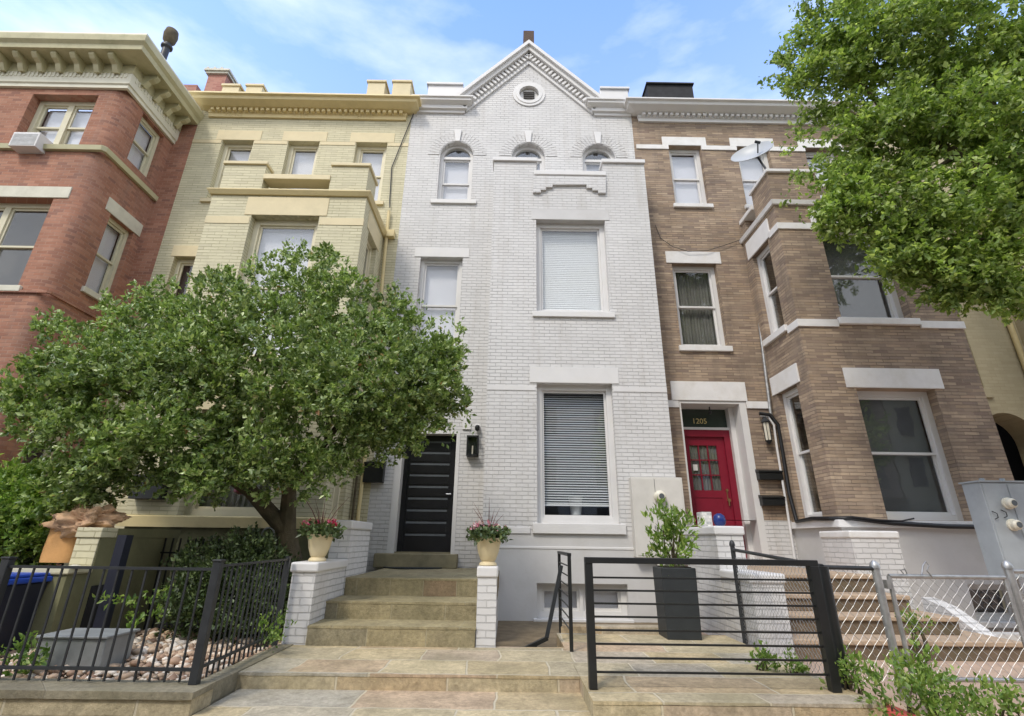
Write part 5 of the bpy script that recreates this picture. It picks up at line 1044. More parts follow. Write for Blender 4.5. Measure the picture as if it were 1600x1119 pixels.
t = thing('chain_link_fence', (5.4, 4.65, 0), 'chain-link fence with silver posts at the right edge beyond the gate', 'fence')
cpost(t, q1+.09, 4.66, 0, .97, .032); cpost(t, q1+1.9, 4.66, 0, .97, .032); rail(t, (q1+.09, 4.66, .95), (q1+1.9, 4.66, .95)); rail(t, (q1+.09, 4.66, .12), (q1+1.9, 4.66, .12)); chain(((q1+.12, 4.66, 0), (q1+1.87, 4.66, 0)), .12, .95, t, cell=.085)

# iron picket fence on the left kerb
t = thing('iron_fence', (-3.4, 4.12, .15), 'charcoal iron picket fence along the stone kerb in front of the pebble bed', 'fence')
fz0, fz1, fy = .15, .945, 4.14
fx = [-2.235, -3.86, -5.5]
for x in fx: b = MB(); b.box(x-.03, x+.03, fy-.03, fy+.03, fz0, fz1+.02); b.box(x-.036, x+.036, fy-.036, fy+.036, fz1+.02, fz1+.035); b.build('post', M['iron'], t, bevel=.004)
b = MB(); b.box(-5.5, fx[0], fy-.014, fy+.014, fz1-.045, fz1-.025); b.build('rail', M['iron'], t)
b = MB(); b.box(-5.5, fx[0], fy-.014, fy+.014, fz0+.08, fz0+.10); b.build('rail', M['iron'], t)
x = fx[0]-.11
while x > -5.45:
    if min(abs(x-q) for q in fx) > .05: b = MB(); b.box(x-.006, x+.006, fy-.006, fy+.006, fz0+.01, fz1-.03); b.build('picket', M['iron'], t)
    x -= .108
t = thing('iron_fence', (-2.24, 5.0, .12), 'charcoal iron picket fence returning from the kerb corner to the white wing wall', 'fence')
for y in (5.62,): b = MB(); b.box(-2.33, -2.29, y-.02, y+.02, .12, .96); b.build('post', M['iron'], t)
for z in (.93, .24): b = MB(); b.bar((-2.25, 4.17, z), (-2.31, 5.6, z), .024, .018); b.build('rail', M['iron'], t)
for k in range(16): y = 4.24+k*.085; b = MB(); b.box(-2.25-.0355*(y-4.17)-.006, -2.25-.0355*(y-4.17)+.006, y-.006, y+.006, .15, .93); b.build('picket', M['iron'], t)
t = thing('iron_fence', (-4.5, 6.6, .1), 'older dark iron fence standing further back among the shrubs below the yellow ledge', 'fence')
for z in (.95, .25): b = MB(); b.bar((-5.6, 6.75, z), (-3.0, 6.5, z), .03, .02); b.build('rail', M['black'], t)
for k in range(27): u = k/26; b = MB(); x, y = -5.6+2.6*u, 6.75-.25*u; b.box(x-.008, x+.008, y-.008, y+.008, .1, 1.12); b.build('picket', M['black'], t)
_p = atY(182, 870, 5.3); b = MB(); b.box(_p.x-.045, _p.x+.045, 5.3, 5.4, .06, atY(192, 836, 5.3).z); b.build('post', M['bindark'], t)
# kerb under the fence
b = MB(); b.box(-6, -2.13, 3.96, 4.22, -.055, .105, 1); b.box(-6, -2.12, 3.94, 4.24, .105, .15, 0); b.box(-2.30, -2.155, 4.24, 5.70, -.055, .13, 0)
struct(rough(b.build('kerb_stones', [M['curb'], M['fvert']]), .01, .2))
b = MB(); b.box(2.62, 2.74, 2.2, 4.1, -.05, .10); struct(b.build('red_kerb', M['redpaint'], bevel=.015))

# ================================================================== LEFT YARD
b = MB(); b.box(-5.2, -2.30, 4.24, 7.9, .02, .07); struct(b.build('pebble_bed', M['soil']))
def rocks(name, n, rect, size, z, seed=3):
    rg = np.random.default_rng(seed)
    ico = bmesh.new(); bmesh.ops.create_icosphere(ico, subdivisions=1, radius=1); V = np.array([v.co[:] for v in ico.verts]); Fc = np.array([[v.index for v in f.verts] for f in ico.faces]); ico.free()
    allv = []; allf = []
    for i in range(n):
        s = size*(.5+rg.random()**2*1.2)*np.array([1, .8+.4*rg.random(), .55+.2*rg.random()]); a = rg.random()*6.28; v = V*(1+.16*rg.standard_normal((len(V), 1)))*s
        v = v@np.array([[math.cos(a), math.sin(a), 0], [-math.sin(a), math.cos(a), 0], [0, 0, 1]])
        x, y = rect[0]+rg.random()*(rect[1]-rect[0]), rect[2]+rg.random()*(rect[3]-rect[2]); zz = z+rg.random()*.05+.03*math.sin(x*3)+.03*math.sin(y*4)
        allv.append(v+[x, y, zz]); allf.append(Fc+i*len(V))
    return rawmesh(name, np.vstack(allv), np.vstack(allf), M['pebble'], smooth=True)
def rawmesh(name, V, Fc, mat, parent=None, smooth=False):
    off = np.array(W(parent)) if parent else np.zeros(3); V = V-off
    me = bpy.data.meshes.new(name); me.vertices.add(len(V)); me.vertices.foreach_set('co', V.astype(np.float32).ravel())
    k = Fc.shape[1]; me.loops.add(Fc.size); me.loops.foreach_set('vertex_index', Fc.astype(np.int32).ravel())
    me.polygons.add(len(Fc)); me.polygons.foreach_set('loop_start', np.arange(len(Fc), dtype=np.int32)*k)
    me.update(calc_edges=True); me.materials.append(mat)
    if smooth: me.polygons.foreach_set('use_smooth', np.ones(len(Fc), bool))
    o = bpy.data.objects.new(name, me); COL.objects.link(o); o.parent = parent
    return o
o = rocks('pebbles', 4200, (-5.3, -2.33, 4.26, 6.3), .034, .08); tag(o, 'mixed tan and pink pebbles covering the bed behind the fence', 'pebbles', kind='stuff')
def leaves(name, P, size, mat, parent=None, up=.5, seed=1, asp=.5, out=None, droop=0):
    rg = np.random.default_rng(seed); n = len(P)
    d = rg.standard_normal((n, 3)); 
    if out is not None: d += out*1.1
    d[:, 2] += up-droop; d /= np.linalg.norm(d, axis=1)[:, None]
    r_ = rg.standard_normal((n, 3)); s = np.cross(d, r_); s /= np.linalg.norm(s, axis=1)[:, None]+1e-9; nn = np.cross(d, s)
    L_ = size*(.5+.95*rg.random((n, 1))); w_ = L_*asp*(.8+.4*rg.random((n, 1)))
    b0 = P; tip = P+d*L_-nn*L_*.12; l = P+d*L_*.48+s*w_/2+nn*w_*.22; r2 = P+d*L_*.48-s*w_/2+nn*w_*.22; mid = P+d*L_*.5
    V = np.stack([b0, l, tip, r2], 1).reshape(-1, 3); i = np.arange(n)[:, None]*4
    Fc = np.concatenate([i+np.array([[0, 1, 2]]), i+np.array([[0, 2, 3]])]); 
    return rawmesh(name, V, Fc, mat, parent)
def lump_points(lumps, ncl, per, spread, seed=2, inner=.5, squash=1.0, lift=.35, sub=0):
    """clusters of leaves on the outer shells of overlapping lumps"""
    rg = np.random.default_rng(seed)
    if sub:      # break every lump into a few smaller ones of uneven size
        new = []
        for l in lumps:
            new.append((l[0], l[1], l[2], l[3]*.88, (l[4] if len(l) > 4 else 1)*.45))
            for q in range(sub):
                v = rg.standard_normal(3); v /= np.linalg.norm(v); a = l[3]*(.55+.25*rg.random()); new.append((l[0]+v[0]*a, l[1]+v[1]*a, l[2]+v[2]*a, l[3]*(.24+.24*rg.random()), (l[4] if len(l) > 4 else 1)*1.5))
        lumps = new
    C = np.array([l[:3] for l in lumps]); Rr = np.array([l[3] for l in lumps]); wt = np.array([l[4] if len(l) > 4 else 1 for l in lumps])
    pr = Rr**2*wt; idx = rg.choice(len(lumps), ncl, p=pr/pr.sum())
    d = rg.standard_normal((ncl, 3)); d /= np.linalg.norm(d, axis=1)[:, None]
    rad = Rr[idx]*(inner+(1.06-inner)*rg.random(ncl)**.45)
    # lumpy radius
    rad *= 1+.16*np.sin(d[:, 0]*5+idx)+.12*np.sin(d[:, 2]*7+idx*2)+.08*np.sin(d[:, 1]*9+idx*3)
    c = C[idx]+d*rad[:, None]*np.array([1, 1, squash])
    k = rg.poisson(per, ncl)+3; rep = np.repeat(np.arange(ncl), k)
    # each cluster is a shoot: leaves set along a short twig that grows outwards
    dr = d+rg.standard_normal((ncl, 3))*.45+np.array([0, 0, lift]); dr /= np.linalg.norm(dr, axis=1)[:, None]
    ln = spread*(1.2+2.2*rg.random(ncl)); tt = rg.random(len(rep))
    P = c[rep]+dr[rep]*(tt*ln[rep])[:, None]+rg.standard_normal((len(rep), 3))*spread*.42
    o = dr[rep]*1.3
    return P, o
def L3(px, py, rp, Y, wt=1): p = atY(px, py, Y); return (p.x, p.y, p.z, rp/FPX*Y*1.04, wt)
# the tree in front of the yellow house
TL = [L3(330, 735, 42, 5.9), L3(420, 735, 36, 6.0), L3(520, 725, 36, 6.1), L3(260, 725, 40, 5.8), L3(690, 560, 46, 6.4), L3(697, 612, 42, 6.3), L3(650, 650, 48, 6.3), L3(600, 680, 40, 6.3), L3(110, 770, 40, 5.8), L3(60, 645, 44, 5.9), L3(30, 615, 30, 6.0), L3(95, 600, 62, 6.1), L3(150, 560, 78, 6.2), L3(200, 620, 95, 5.9), L3(240, 530, 78, 6.4), L3(300, 600, 100, 5.8), L3(330, 500, 70, 6.5), L3(390, 560, 110, 6.0), L3(445, 465, 72, 6.5), L3(410, 480, 60, 6.2),
      L3(480, 560, 105, 5.9), L3(535, 480, 68, 6.5), L3(565, 590, 100, 6.0), L3(620, 520, 62, 6.5), L3(640, 600, 72, 6.2), L3(680, 570, 42, 6.4), L3(690, 620, 36, 6.3), L3(300, 680, 72, 5.9), L3(200, 700, 62, 5.8),
      L3(130, 700, 62, 5.7), L3(400, 680, 85, 6.0), L3(490, 680, 75, 6.1), L3(570, 665, 48, 6.3), L3(90, 665, 45, 5.8), L3(120, 750, 36, 5.7), L3(50, 605, 34, 6.0), L3(170, 740, 40, 5.8), L3(470, 735, 38, 6.2), L3(350, 730, 40, 6.2), L3(300, 740, 28, 6.1), L3(250, 470, 30, 6.4, .8), L3(100, 520, 34, 6.3, .8), L3(455, 400, 26, 6.6, .7), L3(495, 420, 35, 6.6, .9), L3(600, 470, 30, 6.6, .8), L3(350, 440, 25, 6.5, .8)]
t = thing('yard_tree', (-2.75, 6.75, .1), 'broad dark green holly-like tree with a forked trunk in front of the yellow house', 'tree')
P, o = lump_points(TL, 6800, 15, .044, 5, .6, sub=7)
# upright sprigs breaking the outline
rg = np.random.default_rng(8); sp = []; 
for px_, py_ in ((452, 372), (470, 385), (500, 395), (545, 405), (430, 392), (585, 430), (615, 440), (330, 425), (345, 415), (300, 440), (250, 445), (180, 470), (160, 455), (95, 488), (75, 500), (640, 460), (690, 490), (700, 520), (718, 560), (728, 600), (730, 640), (20, 600), (8, 610), (60, 560), (270, 430), (520, 398), (655, 470), (705, 660)):
    for k in range(26): q = atY(px_+rg.normal()*5, py_+abs(rg.normal())*16, 6.4+rg.normal()*.1); sp.append(q[:])
sp = np.array(sp); P = np.vstack([P, sp]); o = np.vstack([o, np.tile([0, 0, .8], (len(sp), 1))]); leaves('crown', P, .060, M['green1'], t, up=.35, seed=5, out=o, asp=.55)
tr = MB()
def limb(pts, rs): tr.tube(pts, rs, 9)
B0 = Vector((-2.76, 6.72, .0)); 
k1 = atY(448, 830, 6.7); k2 = atY(452, 770, 6.6); k3 = atY(425, 735, 6.5)
limb([B0, atY(456, 880, 6.72), atY(450, 855, 6.74), k1], [.17, .15, .14, .125]); limb([k1, atY(420, 800, 6.6), atY(392, 768, 6.5), atY(350, 740, 6.3), atY(300, 690, 6.2), atY(230, 620, 6.1), atY(160, 600, 6.1)], [.11, .10, .088, .07, .05, .03, .015])
limb([k1, k2, atY(440, 720, 6.5), atY(420, 640, 6.3), atY(400, 560, 6.3), atY(440, 460, 6.4)], [.115, .09, .07, .05, .035, .015]); limb([k2, atY(475, 740, 6.5), atY(510, 690, 6.4), atY(560, 620, 6.3), atY(640, 580, 6.3)], [.06, .05, .04, .03, .015])
limb([atY(420, 640, 6.3), atY(360, 580, 6.2), atY(300, 520, 6.3)], [.04, .03, .012]); limb([atY(510, 690, 6.4), atY(520, 600, 6.3), atY(530, 500, 6.4)], [.035, .03, .012]); limb([atY(392, 768, 6.5), atY(370, 700, 6.2), atY(330, 640, 6.1)], [.04, .03, .015])
tr.build('trunk', M['bark'], t, smooth=True)
# street tree at the right
TR = [L3(1400, 415, 45, 5.4), L3(1470, 440, 42, 5.3), L3(1530, 440, 42, 5.2), L3(1335, 345, 42, 5.6), L3(1300, 310, 36, 5.7), L3(1440, 380, 60, 5.4), L3(1590, 455, 36, 5.0), L3(1275, 60, 40, 5.8, .8), L3(1250, 130, 30, 5.9, .8), L3(1340, 45, 85, 5.6), L3(1410, 100, 120, 5.4), L3(1310, 120, 62, 5.7), L3(1500, 70, 150, 5.2), L3(1600, 120, 160, 5.0), L3(1420, 200, 100, 5.5), L3(1340, 220, 62, 5.8), L3(1520, 240, 130, 5.2), L3(1610, 280, 130, 5.0), L3(1310, 290, 48, 5.8), L3(1380, 300, 78, 5.5),
      L3(1450, 340, 80, 5.4), L3(1530, 370, 82, 5.2), L3(1600, 400, 75, 5.0), L3(1420, 400, 40, 5.4), L3(1260, 110, 34, 5.9, .7), L3(1235, 75, 22, 5.9, .5), L3(1225, 110, 22, 5.9, .5), L3(1275, 15, 34, 5.8, .8), L3(1250, 215, 22, 5.8, .35), L3(1300, 340, 30, 5.7, .6), L3(1380, 370, 36, 5.5, .6), L3(1480, 420, 45, 5.3), L3(1560, 445, 30, 5.1), L3(1380, -60, 100, 5.4), L3(1550, -90, 150, 5.2), L3(1720, 50, 170, 4.9), L3(1740, 300, 150, 4.8), L3(1260, 270, 24, 5.8, .4), L3(1300, 180, 36, 5.8), L3(1440, 425, 22, 5.4, .6)]
t = thing('street_tree', (7.4, 4.6, 0), 'large bright green tree overhanging from the top right corner', 'tree')
P, o = lump_points(TR, 7200, 15, .062, 15, .5, lift=-.35, sub=7, squash=.8)
tr = MB(); T0 = Vector((7.4, 4.6, 0)); limb([T0, Vector((7.3, 4.65, 2.0)), Vector((7.0, 4.8, 3.6)), Vector((6.4, 5.0, 4.8))], [.22, .19, .16, .12])
limb([Vector((6.4, 5.0, 4.8)), atY(1600, 300, 5.1), atY(1500, 240, 5.3), atY(1400, 200, 5.5), atY(1310, 170, 5.7)], [.11, .08, .06, .04, .015]); limb([atY(1600, 300, 5.1), atY(1560, 180, 5.1), atY(1480, 80, 5.3), atY(1400, 20, 5.5)], [.07, .06, .04, .02])
limb([Vector((7.0, 4.8, 3.6)), atY(1650, 380, 5.0), atY(1560, 380, 5.2), atY(1450, 360, 5.4)], [.07, .05, .035, .015]); limb([atY(1400, 200, 5.5), atY(1340, 120, 5.7), atY(1260, 100, 5.9), atY(1215, 105, 5.9)], [.035, .025, .015, .006]); limb([atY(1500, 240, 5.3), atY(1420, 290, 5.5), atY(1320, 300, 5.8)], [.035, .025, .01])
tr.build('trunk', M['bark'], t, smooth=True)
sp = []
for px_, py_, n_ in ((1200, 128, 16), (1212, 95, 18), (1225, 70, 16), (1240, 140, 24), (1262, 165, 20), (1250, 8, 24), (1262, 38, 20), (1225, 228, 12), (1240, 205, 22), (1262, 205, 22), (1205, 130, 10), (1240, 300, 14), (1255, 330, 12), (1300, 372, 18), (1330, 365, 18), (1355, 420, 14), (1380, 430, 22), (1400, 440, 16), (1345, 330, 22), (1225, 320, 10), (1500, 465, 26), (1550, 470, 26), (1470, 455, 20), (1590, 470, 22), (1290, 160, 20)):
    for k in range(n_): q = atY(px_+rg.normal()*9, py_+rg.normal()*7, 5.8+rg.normal()*.08); sp.append(q[:])
P = np.vstack([P, np.array(sp)]); o = np.vstack([o*.7, np.zeros((len(sp), 3))]); leaves('crown', P, .074, M['green2'], t, up=-.15, seed=15, out=o, asp=.56)
# shrubs and ground plants
def bush(name, lumps, ncl, size, mat, label, seed, base_, stem=True, cat='shrub', up=.6, per=12, spread=.05, asp=.5):
    t = thing(name, base_, label, cat); P, o = lump_points(lumps, ncl, per, spread, seed, .3); leaves('foliage', P, size, mat, t, up=up, seed=seed, out=o*.6, asp=asp)
    if stem:
        b = MB(); r0 = random.Random(seed)
        for k in range(6): l = lumps[k % len(lumps)]; b.tube([base_, (Vector(base_)+Vector(l[:3]))/2+Vector((r0.uniform(-.05, .05), r0.uniform(-.05, .05), 0)), l[:3]], [.014, .01, .005], 6)
        b.build('stem', M['bark'], t)
    return t
bush('hedge_shrub', [L3(360, 900, 50, 6.3), L3(315, 880, 25, 6.6), L3(400, 900, 45, 6.4), L3(330, 950, 45, 6.2), L3(400, 960, 45, 6.2), L3(310, 930, 30, 6.1), L3(430, 940, 30, 6.3)], 1300, .05, M['green4'], 'dark leafy shrub behind the iron fence, below the yellow ledge', 31, (-3.3, 6.3, .1))
bush('light_shrub', [L3(30, 790, 50, 6.2), L3(70, 810, 42, 6.0), L3(10, 830, 40, 6.0), L3(70, 770, 34, 6.1), L3(20, 770, 30, 6.2), L3(-30, 800, 50, 6.1)], 900, .06, M['green3'], 'light yellow-green shrub at the left edge, below the red house', 33, (-6.1, 6.1, .1))
bush('ivy_clump', [L3(45, 880, 22, 6.6), L3(50, 850, 18, 6.6), L3(40, 905, 18, 6.5)], 160, .06, M['green4'], 'small dark ivy clump behind the paper leaf bag', 35, (-6.4, 6.6, .1))
bush('pebble_bed_plant', [L3(215, 940, 24, 5.4), L3(235, 960, 20, 5.3), L3(200, 970, 16, 5.2)], 16, .05, M['green3'], 'low green plant on the pebbles near the dark post', 36, (-3.9, 5.3, .1), stem=False)
bush('kerb_weed', [L3(28, 1040, 10, 4.4), L3(35, 1025, 10, 4.4), L3(20, 1050, 8, 4.4)], 18, .05, M['green3'], 'small weed at the kerb behind the left fence post', 37, (-4.0, 4.4, .1), stem=False, cat='weed')
bush('fence_weed', [L3(425, 985, 12, 5.3), L3(415, 990, 10, 5.2)], 16, .04, M['green3'], 'tiny weed at the foot of the fence by the white wing wall', 38, (-2.5, 5.3, .1), stem=False, cat='weed')
for i, (px_, py_, rp_, Y_, lb) in enumerate(((1415, 1090, 32, 3.9, 'largest leafy weed clump at the right front edge below the chain-link gate'), (1330, 1050, 12, 4.3, 'low weed between the thick black post and the silver gate post'), (1440, 1050, 18, 4.2, 'spindly weed tangled in the hinge side of the chain-link gate'), (1480, 1100, 26, 3.8, 'low weed patch at the bottom edge left of the corner'), (1570, 1105, 24, 3.8, 'weed patch in the bottom right corner'), (1190, 1035, 9, 4.9, 'small weed behind the black gate at the terrace edge'), (1240, 1045, 8, 4.8, 'small weed beside the thick black post behind the gate'), (1430, 975, 8, 5.8, 'young weed growing beside the brown steps'))):
    bush('weed_clump', [L3(px_, py_, rp_, Y_), L3(px_-rp_*.7, py_+rp_*.4, rp_*.7, Y_), L3(px_+rp_*.8, py_+rp_*.3, rp_*.7, Y_), L3(px_+rp_*.3, py_-rp_*.6, rp_*.4, Y_)], int(8+rp_*1.6), .042, M['green3'], lb, 50+i, (atY(px_, py_, Y_).x, Y_, 0), cat='weed', per=7, up=.9, spread=.045)
# tall planter with laurel
t = thing('tall_planter', (2.03, 6.45, TZ), 'tall square charcoal planter on the terrace behind the black gate', 'planter')
b = MB(); x0, x1, y0, y1 = 1.83, 2.22, 6.25, 6.60; zt3 = .87
b.add([(x0+.0, y0, TZ), (x1-.0, y0, TZ), (x1, y1, TZ), (x0, y1, TZ), (x0-.01, y0-.01, zt3), (x1+.01, y0-.01, zt3), (x1+.01, y1+.01, zt3), (x0-.01, y1+.01, zt3)], [(0, 1, 2, 3), (0, 1, 5, 4), (1, 2, 6, 5), (2, 3, 7, 6), (3, 0, 4, 7), (4, 5, 6, 7)]); b.build('planter_body', M['planter'], t, bevel=.008)
b = MB(); b.box(x0+.03, x1-.03, y0+.03, y1-.03, zt3, zt3+.01); b.build('soil', M['soil'], t)
pt = bush('potted_laurel', [L3(1048, 848, 22, 6.4), L3(1036, 822, 16, 6.4), L3(1066, 822, 15, 6.4), L3(1050, 808, 10, 6.4), L3(1052, 868, 12, 6.4)], 66, .078, M['green3'], 'bright green laurel shrub growing in the tall charcoal planter', 41, (2.03, 6.42, .88), up=1.3, asp=.38)
# cream flower pots
def flowerpot(x, y, z, label, petal, seed, blades):
    t = thing('flower_pot', (x, y, z), label, 'flower pot'); b = MB()
    b.lathe((x, y, z), [(.09, 0), (.10, .01), (.09, .03), (.07, .045), (.085, .06), (.115, .14), (.135, .24), (.15, .27), (.15, .285), (.13, .285), (.125, .26)], 28); b.build('pot', M['pot'], t, smooth=True)
    b = MB(); b.lathe((x, y, z+.255), [(.124, 0), (.124, .01)], 20); b.build('soil', M['soil'], t)
    rg = np.random.default_rng(seed); n = 560; a = rg.random(n)*6.28; rr = .235*np.sqrt(rg.random(n)); P = np.stack([x+rr*np.cos(a), y+rr*np.sin(a), z+.27+.12*rg.random(n)-.25*np.maximum(0, rr-.15)], 1)
    leaves('foliage', P, .055, M['green4'], t, up=.8, seed=seed, asp=.6)
    n = 130; cl = rg.random((16, 3))*[.36, .34, .09]-[.18, .17, 0]; P = cl[rg.integers(0, 16, n)]+rg.standard_normal((n, 3))*.012+[x, y, z+.34]; leaves('flowers', P, .032, petal, t, up=.5, seed=seed+1, asp=.9)
    b = MB()
    for k in range(blades):
        A = rg.random()*6.28; ln = .24+.26*rg.random(); q = Vector((x, y, z+.3)); d = Vector((math.cos(A)*.55, math.sin(A)*.55, 1)).normalized()
        b.tube([q, q+d*ln*.6, q+d*ln+Vector((d.x*.05, d.y*.05, -.02))], [.005, .004, .001], 4)
    bsplit(b, 'grass_blade', M['purple'], t)
pz = .90; flowerpot(-2.13, 5.98, pz, 'cream urn with magenta flowers on the left white wing wall', M['magenta'], 61, 12)
flowerpot(-.203, 5.83, .885, 'cream urn with pale pink flowers and spiky grass on the white pillar', M['pink'], 65, 12)

# paper leaf bag, bins, brick pillar and metal box
pb = thing('paper_leaf_bag', (-5.35, 5.9, .45), 'open brown paper leaf bag stuffed with dry leaves beside the yellow brick pillar', 'bag')
p0 = atY(104, 870, 5.9); rb = .21; z0 = atY(85, 878, 5.9).z; z1 = atY(90, 822, 5.9).z
b = MB(); seg = 28; vs = []; hs = [0, .15, .35, .55, .75, .9, 1.0]
for i, h in enumerate(hs):
    for k in range(seg):
        A = 2*math.pi*k/seg; sq = 1/max(abs(math.cos(A)), abs(math.sin(A)))**.55; w_ = rb*sq*(1+.02*math.sin(5*A+i))*(1+.06*(h > .95)*math.sin(3*A)); vs.append((p0.x+w_*math.cos(A)*.95, 5.9+w_*math.sin(A)*.8, z0+(z1-z0)*h*1.0+(.05*math.sin(2*A+1) if h == 1 else 0)))
b.add(vs, [(i*seg+k, i*seg+(k+1) % seg, (i+1)*seg+(k+1) % seg, (i+1)*seg+k) for i in range(len(hs)-1) for k in range(seg)]+[tuple(range(seg))]); b.build('bag', M['paper'], pb, smooth=True)
ic = bmesh.new(); bmesh.ops.create_icosphere(ic, subdivisions=5, radius=1); hv = np.array([v.co[:] for v in ic.verts]); hf = np.array([[v.index for v in f.verts] for f in ic.faces]); ic.free()
from mathutils import noise as _ns
hr_ = np.array([1+.55*_ns.noise(Vector(v)*2.2)+.35*abs(_ns.noise(Vector(v)*5.1))-.25*abs(_ns.noise(Vector(v)*9.3)) for v in hv]); hv = hv*hr_[:, None]*[.31, .2, .15]+[p0.x+.16, 5.82, z1+.06]
rawmesh('leaf_heap', hv, hf, M['crumple'], pb)
b = MB(); b.prism([(p0.x+.1, 5.8, z1-.02), (p0.x+.45, 5.72, z1-.04), (p0.x+.36, 5.8, z1+.06), (p0.x+.16, 5.85, z1+.2)], (.01, .05, .01)); b.build('torn_flap', M['paper'], pb)
t = thing('brick_pillar', (-4.95, 5.6, 0), 'pale yellow stepped brick pillar with shaded side coloured dark behind the left fence', 'pillar')
a = atY(112, 872, 5.6); c = atY(138, 872, 5.6); zt4 = atY(125, 824, 5.6).z; zl = atY(100, 886, 5.6).z
b = MB(); b.box(a.x, a.x+.25, 5.6, 6.9, 0, zt4-.1); b.box(a.x-.01, a.x+.26, 5.801, 6.9, zt4-.099, zt4-.003); b.build('shaft', M['ybase'], t)  # darker olive puts the pillar's shaded side into the colour
b = MB(); b.box(a.x-.0, a.x+.24, 5.585, 5.6, zl, zt4-.1); b.box(a.x-.01, a.x+.26, 5.57, 5.80, zt4-.1, zt4-.0); b.box(a.x-.50, a.x+.27, 5.28, 5.584, zl-.05, zl+.005); bsplit(b, 'cap', M['ybrick'], t, bevel=.006)  # pale brick only where the pillar stands in the light
b = MB(); b.box(a.x-.48, a.x+.25, 5.3, 5.598, 0, zl-.05); b.build('base', M['ybase'], t)
q = atY(108, 887, 5.3); b = MB(); b.lathe((q.x, 5.36, q.z-.01), [(.05, 0), (.06, .02), (.02, .035)], 14); b.build('path_light', M['gauge'], t)
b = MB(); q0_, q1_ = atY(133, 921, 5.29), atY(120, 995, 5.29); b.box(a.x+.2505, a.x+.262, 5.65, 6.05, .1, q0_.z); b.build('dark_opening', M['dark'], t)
def bin_(x0, x1, y0, y1, zt, label, seed):
    t = thing('wheelie_bin', ((x0+x1)/2, (y0+y1)/2, 0), label, 'bin'); b = MB(); i = .05
    b.add([(x0+i, y0+i, .05), (x1-i, y0+i, .05), (x1-i, y1-i, .05), (x0+i, y1-i, .05), (x0, y0, zt), (x1, y0, zt), (x1, y1, zt), (x0, y1, zt)], [(0, 1, 2, 3), (0, 1, 5, 4), (1, 2, 6, 5), (2, 3, 7, 6), (3, 0, 4, 7), (4, 5, 6, 7)]); b.build('body', M['bindark'], t, bevel=.02)
    b = MB(); b.box(x0-.02, x1+.02, y0-.03, y1+.02, zt, zt+.05); b.box(x0, x1, y0-.01, y1, zt+.05, zt+.08); b.build('lid', M['binblue'], t, bevel=.015)
    b = MB(); b.tube([(x0, y1, .1), (x0+.06, y1, .1)], .1, 16); b.tube([(x1-.06, y1, .1), (x1, y1, .1)], .1, 16); bsplit(b, 'wheel', M['rubber'], t)
    b = MB(); cx_, cz_ = (x0+x1)/2, zt-.33
    for k in range(3):
        A = math.pi/2+k*2*math.pi/3; p = [Vector((cx_+.05*math.cos(A+o_), y0+.022, cz_+.05*math.sin(A+o_))) for o_ in (.25, 1.2, 1.85)]; b.bar(p[0], p[1], .012, .006); b.bar(p[1], p[2], .018, .006)
    b.box(cx_-.07, cx_+.07, y0+.018, y0+.026, cz_-.11, cz_-.095); b.build('recycling_mark', M['mark'], t)
zb_n = atY(40, 900, 4.7).z
bin_(-4.93, -4.47, 4.75, 5.3, zb_n-.09, 'dark recycling bin with blue lid, right one of the pair behind the fence', 1)
bin_(-5.50, -5.00, 4.75, 5.3, zb_n-.05, 'dark recycling bin with blue lid at the left edge of the photo', 2)
t = thing('metal_trough', (-3.5, 4.7, .1), 'weathered grey metal box on the pebbles behind the fence', 'box')
a = atY(45, 1045, 4.6); c = atY(150, 1045, 4.6); zt5 = atY(60, 997, 4.6).z
b = MB(); b.box(a.x, c.x+.02, 4.6, 4.95, .08, zt5); b.build('box_body', M['steelbox'], t, bevel=.01); b = MB(); b.box(a.x-.02, c.x+.04, 4.58, 4.97, zt5, zt5+.02); b.build('lid', M['steelbox'], t, bevel=.006)
mailbox(FY, (221, 742), (259, 781), 'large dark mailbox on the lower left of the yellow bay', dep=.16)
b = MB(); q = FY.at(250, 831, .05); b.fb(FY, q[0]-.08, q[0]+.08, q[1]-.01, q[1]+.03, .0, .12); tag(b.build('step_light', M['bstone']), 'small white light fixture under the yellow window ledge', 'lamp')
b = MB(); q = atY(435, 835, 6.9); 
for k in range(24): A = 2*math.pi*k/24; B = 2*math.pi*(k+1)/24; b.tube([(q.x+.075*math.cos(A), 6.6, q.z+.075*math.sin(A)), (q.x+.075*math.cos(B), 6.6, q.z+.075*math.sin(B))], .012, 6)
tag(b.build('hose_ring', M['galv']), 'small pale ring hanging beside the tree trunk', 'ring')
p = atY(376, 764, 7.6); b = MB(); b.lathe((p.x, 7.6, p.z-.08), [(.03, 0), (.09, .03), (.085, .12), (.05, .17), (.01, .18)], 16); tag(b.build('red_feeder', M['red'], smooth=True), 'small dark red bird feeder hanging behind the tree branches', 'bird feeder')

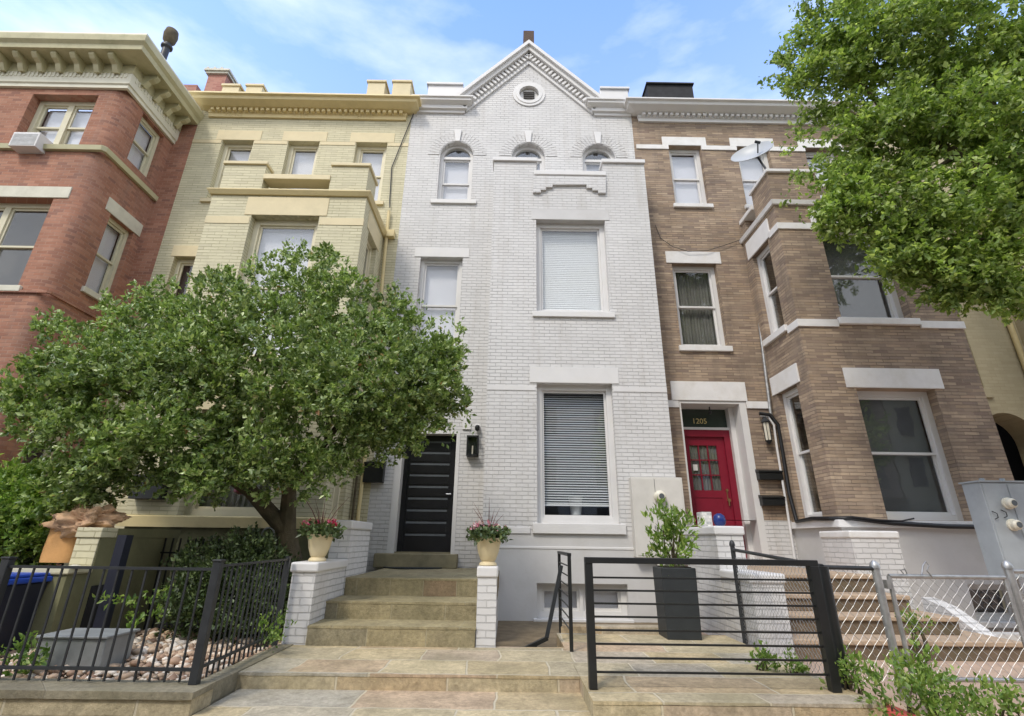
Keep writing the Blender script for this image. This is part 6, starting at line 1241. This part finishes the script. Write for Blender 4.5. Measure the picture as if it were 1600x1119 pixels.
# ================================================================== ACROSS THE STREET (reflected in the windows)
def far_house(x0, x1, h, mat, label, gable):
    t = thing('opposite_house', ((x0+x1)/2, -15, 0), label, 'house'); Fo = Fr('F', 15.0)
    b = MB(); b.box(x0, x1, -24, -15, 0, h); b.build('wall', mat, t)
    b = MB()
    if gable: b.prism([(x0-.3, -15.1, h), (x1+.3, -15.1, h), ((x0+x1)/2, -15.1, h+3)], (0, -9, 0))
    else: b.box(x0-.3, x1+.3, -24, -14.6, h, h+.7)
    b.build('roof', M['roof'], t)
    for i in range(2):
        for j in range(3):
            xx = x0+1.2+i*(x1-x0-2.4); b = MB(); b.box(xx-.45, xx+.45, -15.0, -14.95, 1.3+j*3.3, 3.2+j*3.3); b.build('window', M['room'], t)
for i_, (xa_, h_, m_, g_) in enumerate(((-22, 11, 'bbrick', 0), (-16, 10, 'ybrick', 1), (7.5, 11, 'bbrick', 1), (13.3, 10, 'wstucco', 0), (19.1, 11, 'bbrick', 0), (25, 10.5, 'beige', 1), (31, 10.5, 'bbrick', 0))): far_house(xa_, xa_+5.8, h_, M[m_], '%s across the street, in reflections only' % ('tan flat-roofed house furthest left', 'yellow gabled house left of the pale house', 'tan gabled house right of the off-white house', 'white flat-roofed house between two tan ones', 'tan flat-roofed house next to the beige gabled house', 'beige gabled house', 'tan flat-roofed house furthest right')[i_], g_)
far_house(-10, -4.2, 10.5, M['wstucco'], 'pale house across the street, seen only in reflections', False); far_house(-4.2, 1.6, 9.5, M['bbrick'], 'tan gabled house across the street, seen only in reflections', True); far_house(1.6, 7.5, 10.5, M['wstucco'], 'off-white house across the street, seen only in reflections', False)
for i, (x, y) in enumerate(((-7.5, -6.2), (7.5, -6.5), (14.5, -6.8))):
    t = thing('street_tree', (x, y, 0), ('left', 'middle', 'right')[i]+' leafy tree across the road, seen only in reflections', 'tree')
    P, o = lump_points([(x, y, 6, 2.2), (x-1.2, y, 5.2, 1.5), (x+1.3, y+.3, 5.5, 1.6), (x+.2, y, 7.6, 1.6)], 900, 10, .2, 80+i); leaves('crown', P, .22, M['green2'], t, seed=80+i, out=o)
    b = MB(); b.tube([(x, y, 0), (x+.1, y, 2.5), (x, y, 5.5)], [.2, .16, .08], 9); b.build('trunk', M['bark'], t)
for o_ in list(COL.objects):
    k_ = o_.name.split('.')[0]
    if not o_.parent and k_ in GR and o_.get('label'): o_['group'] = GR[k_]
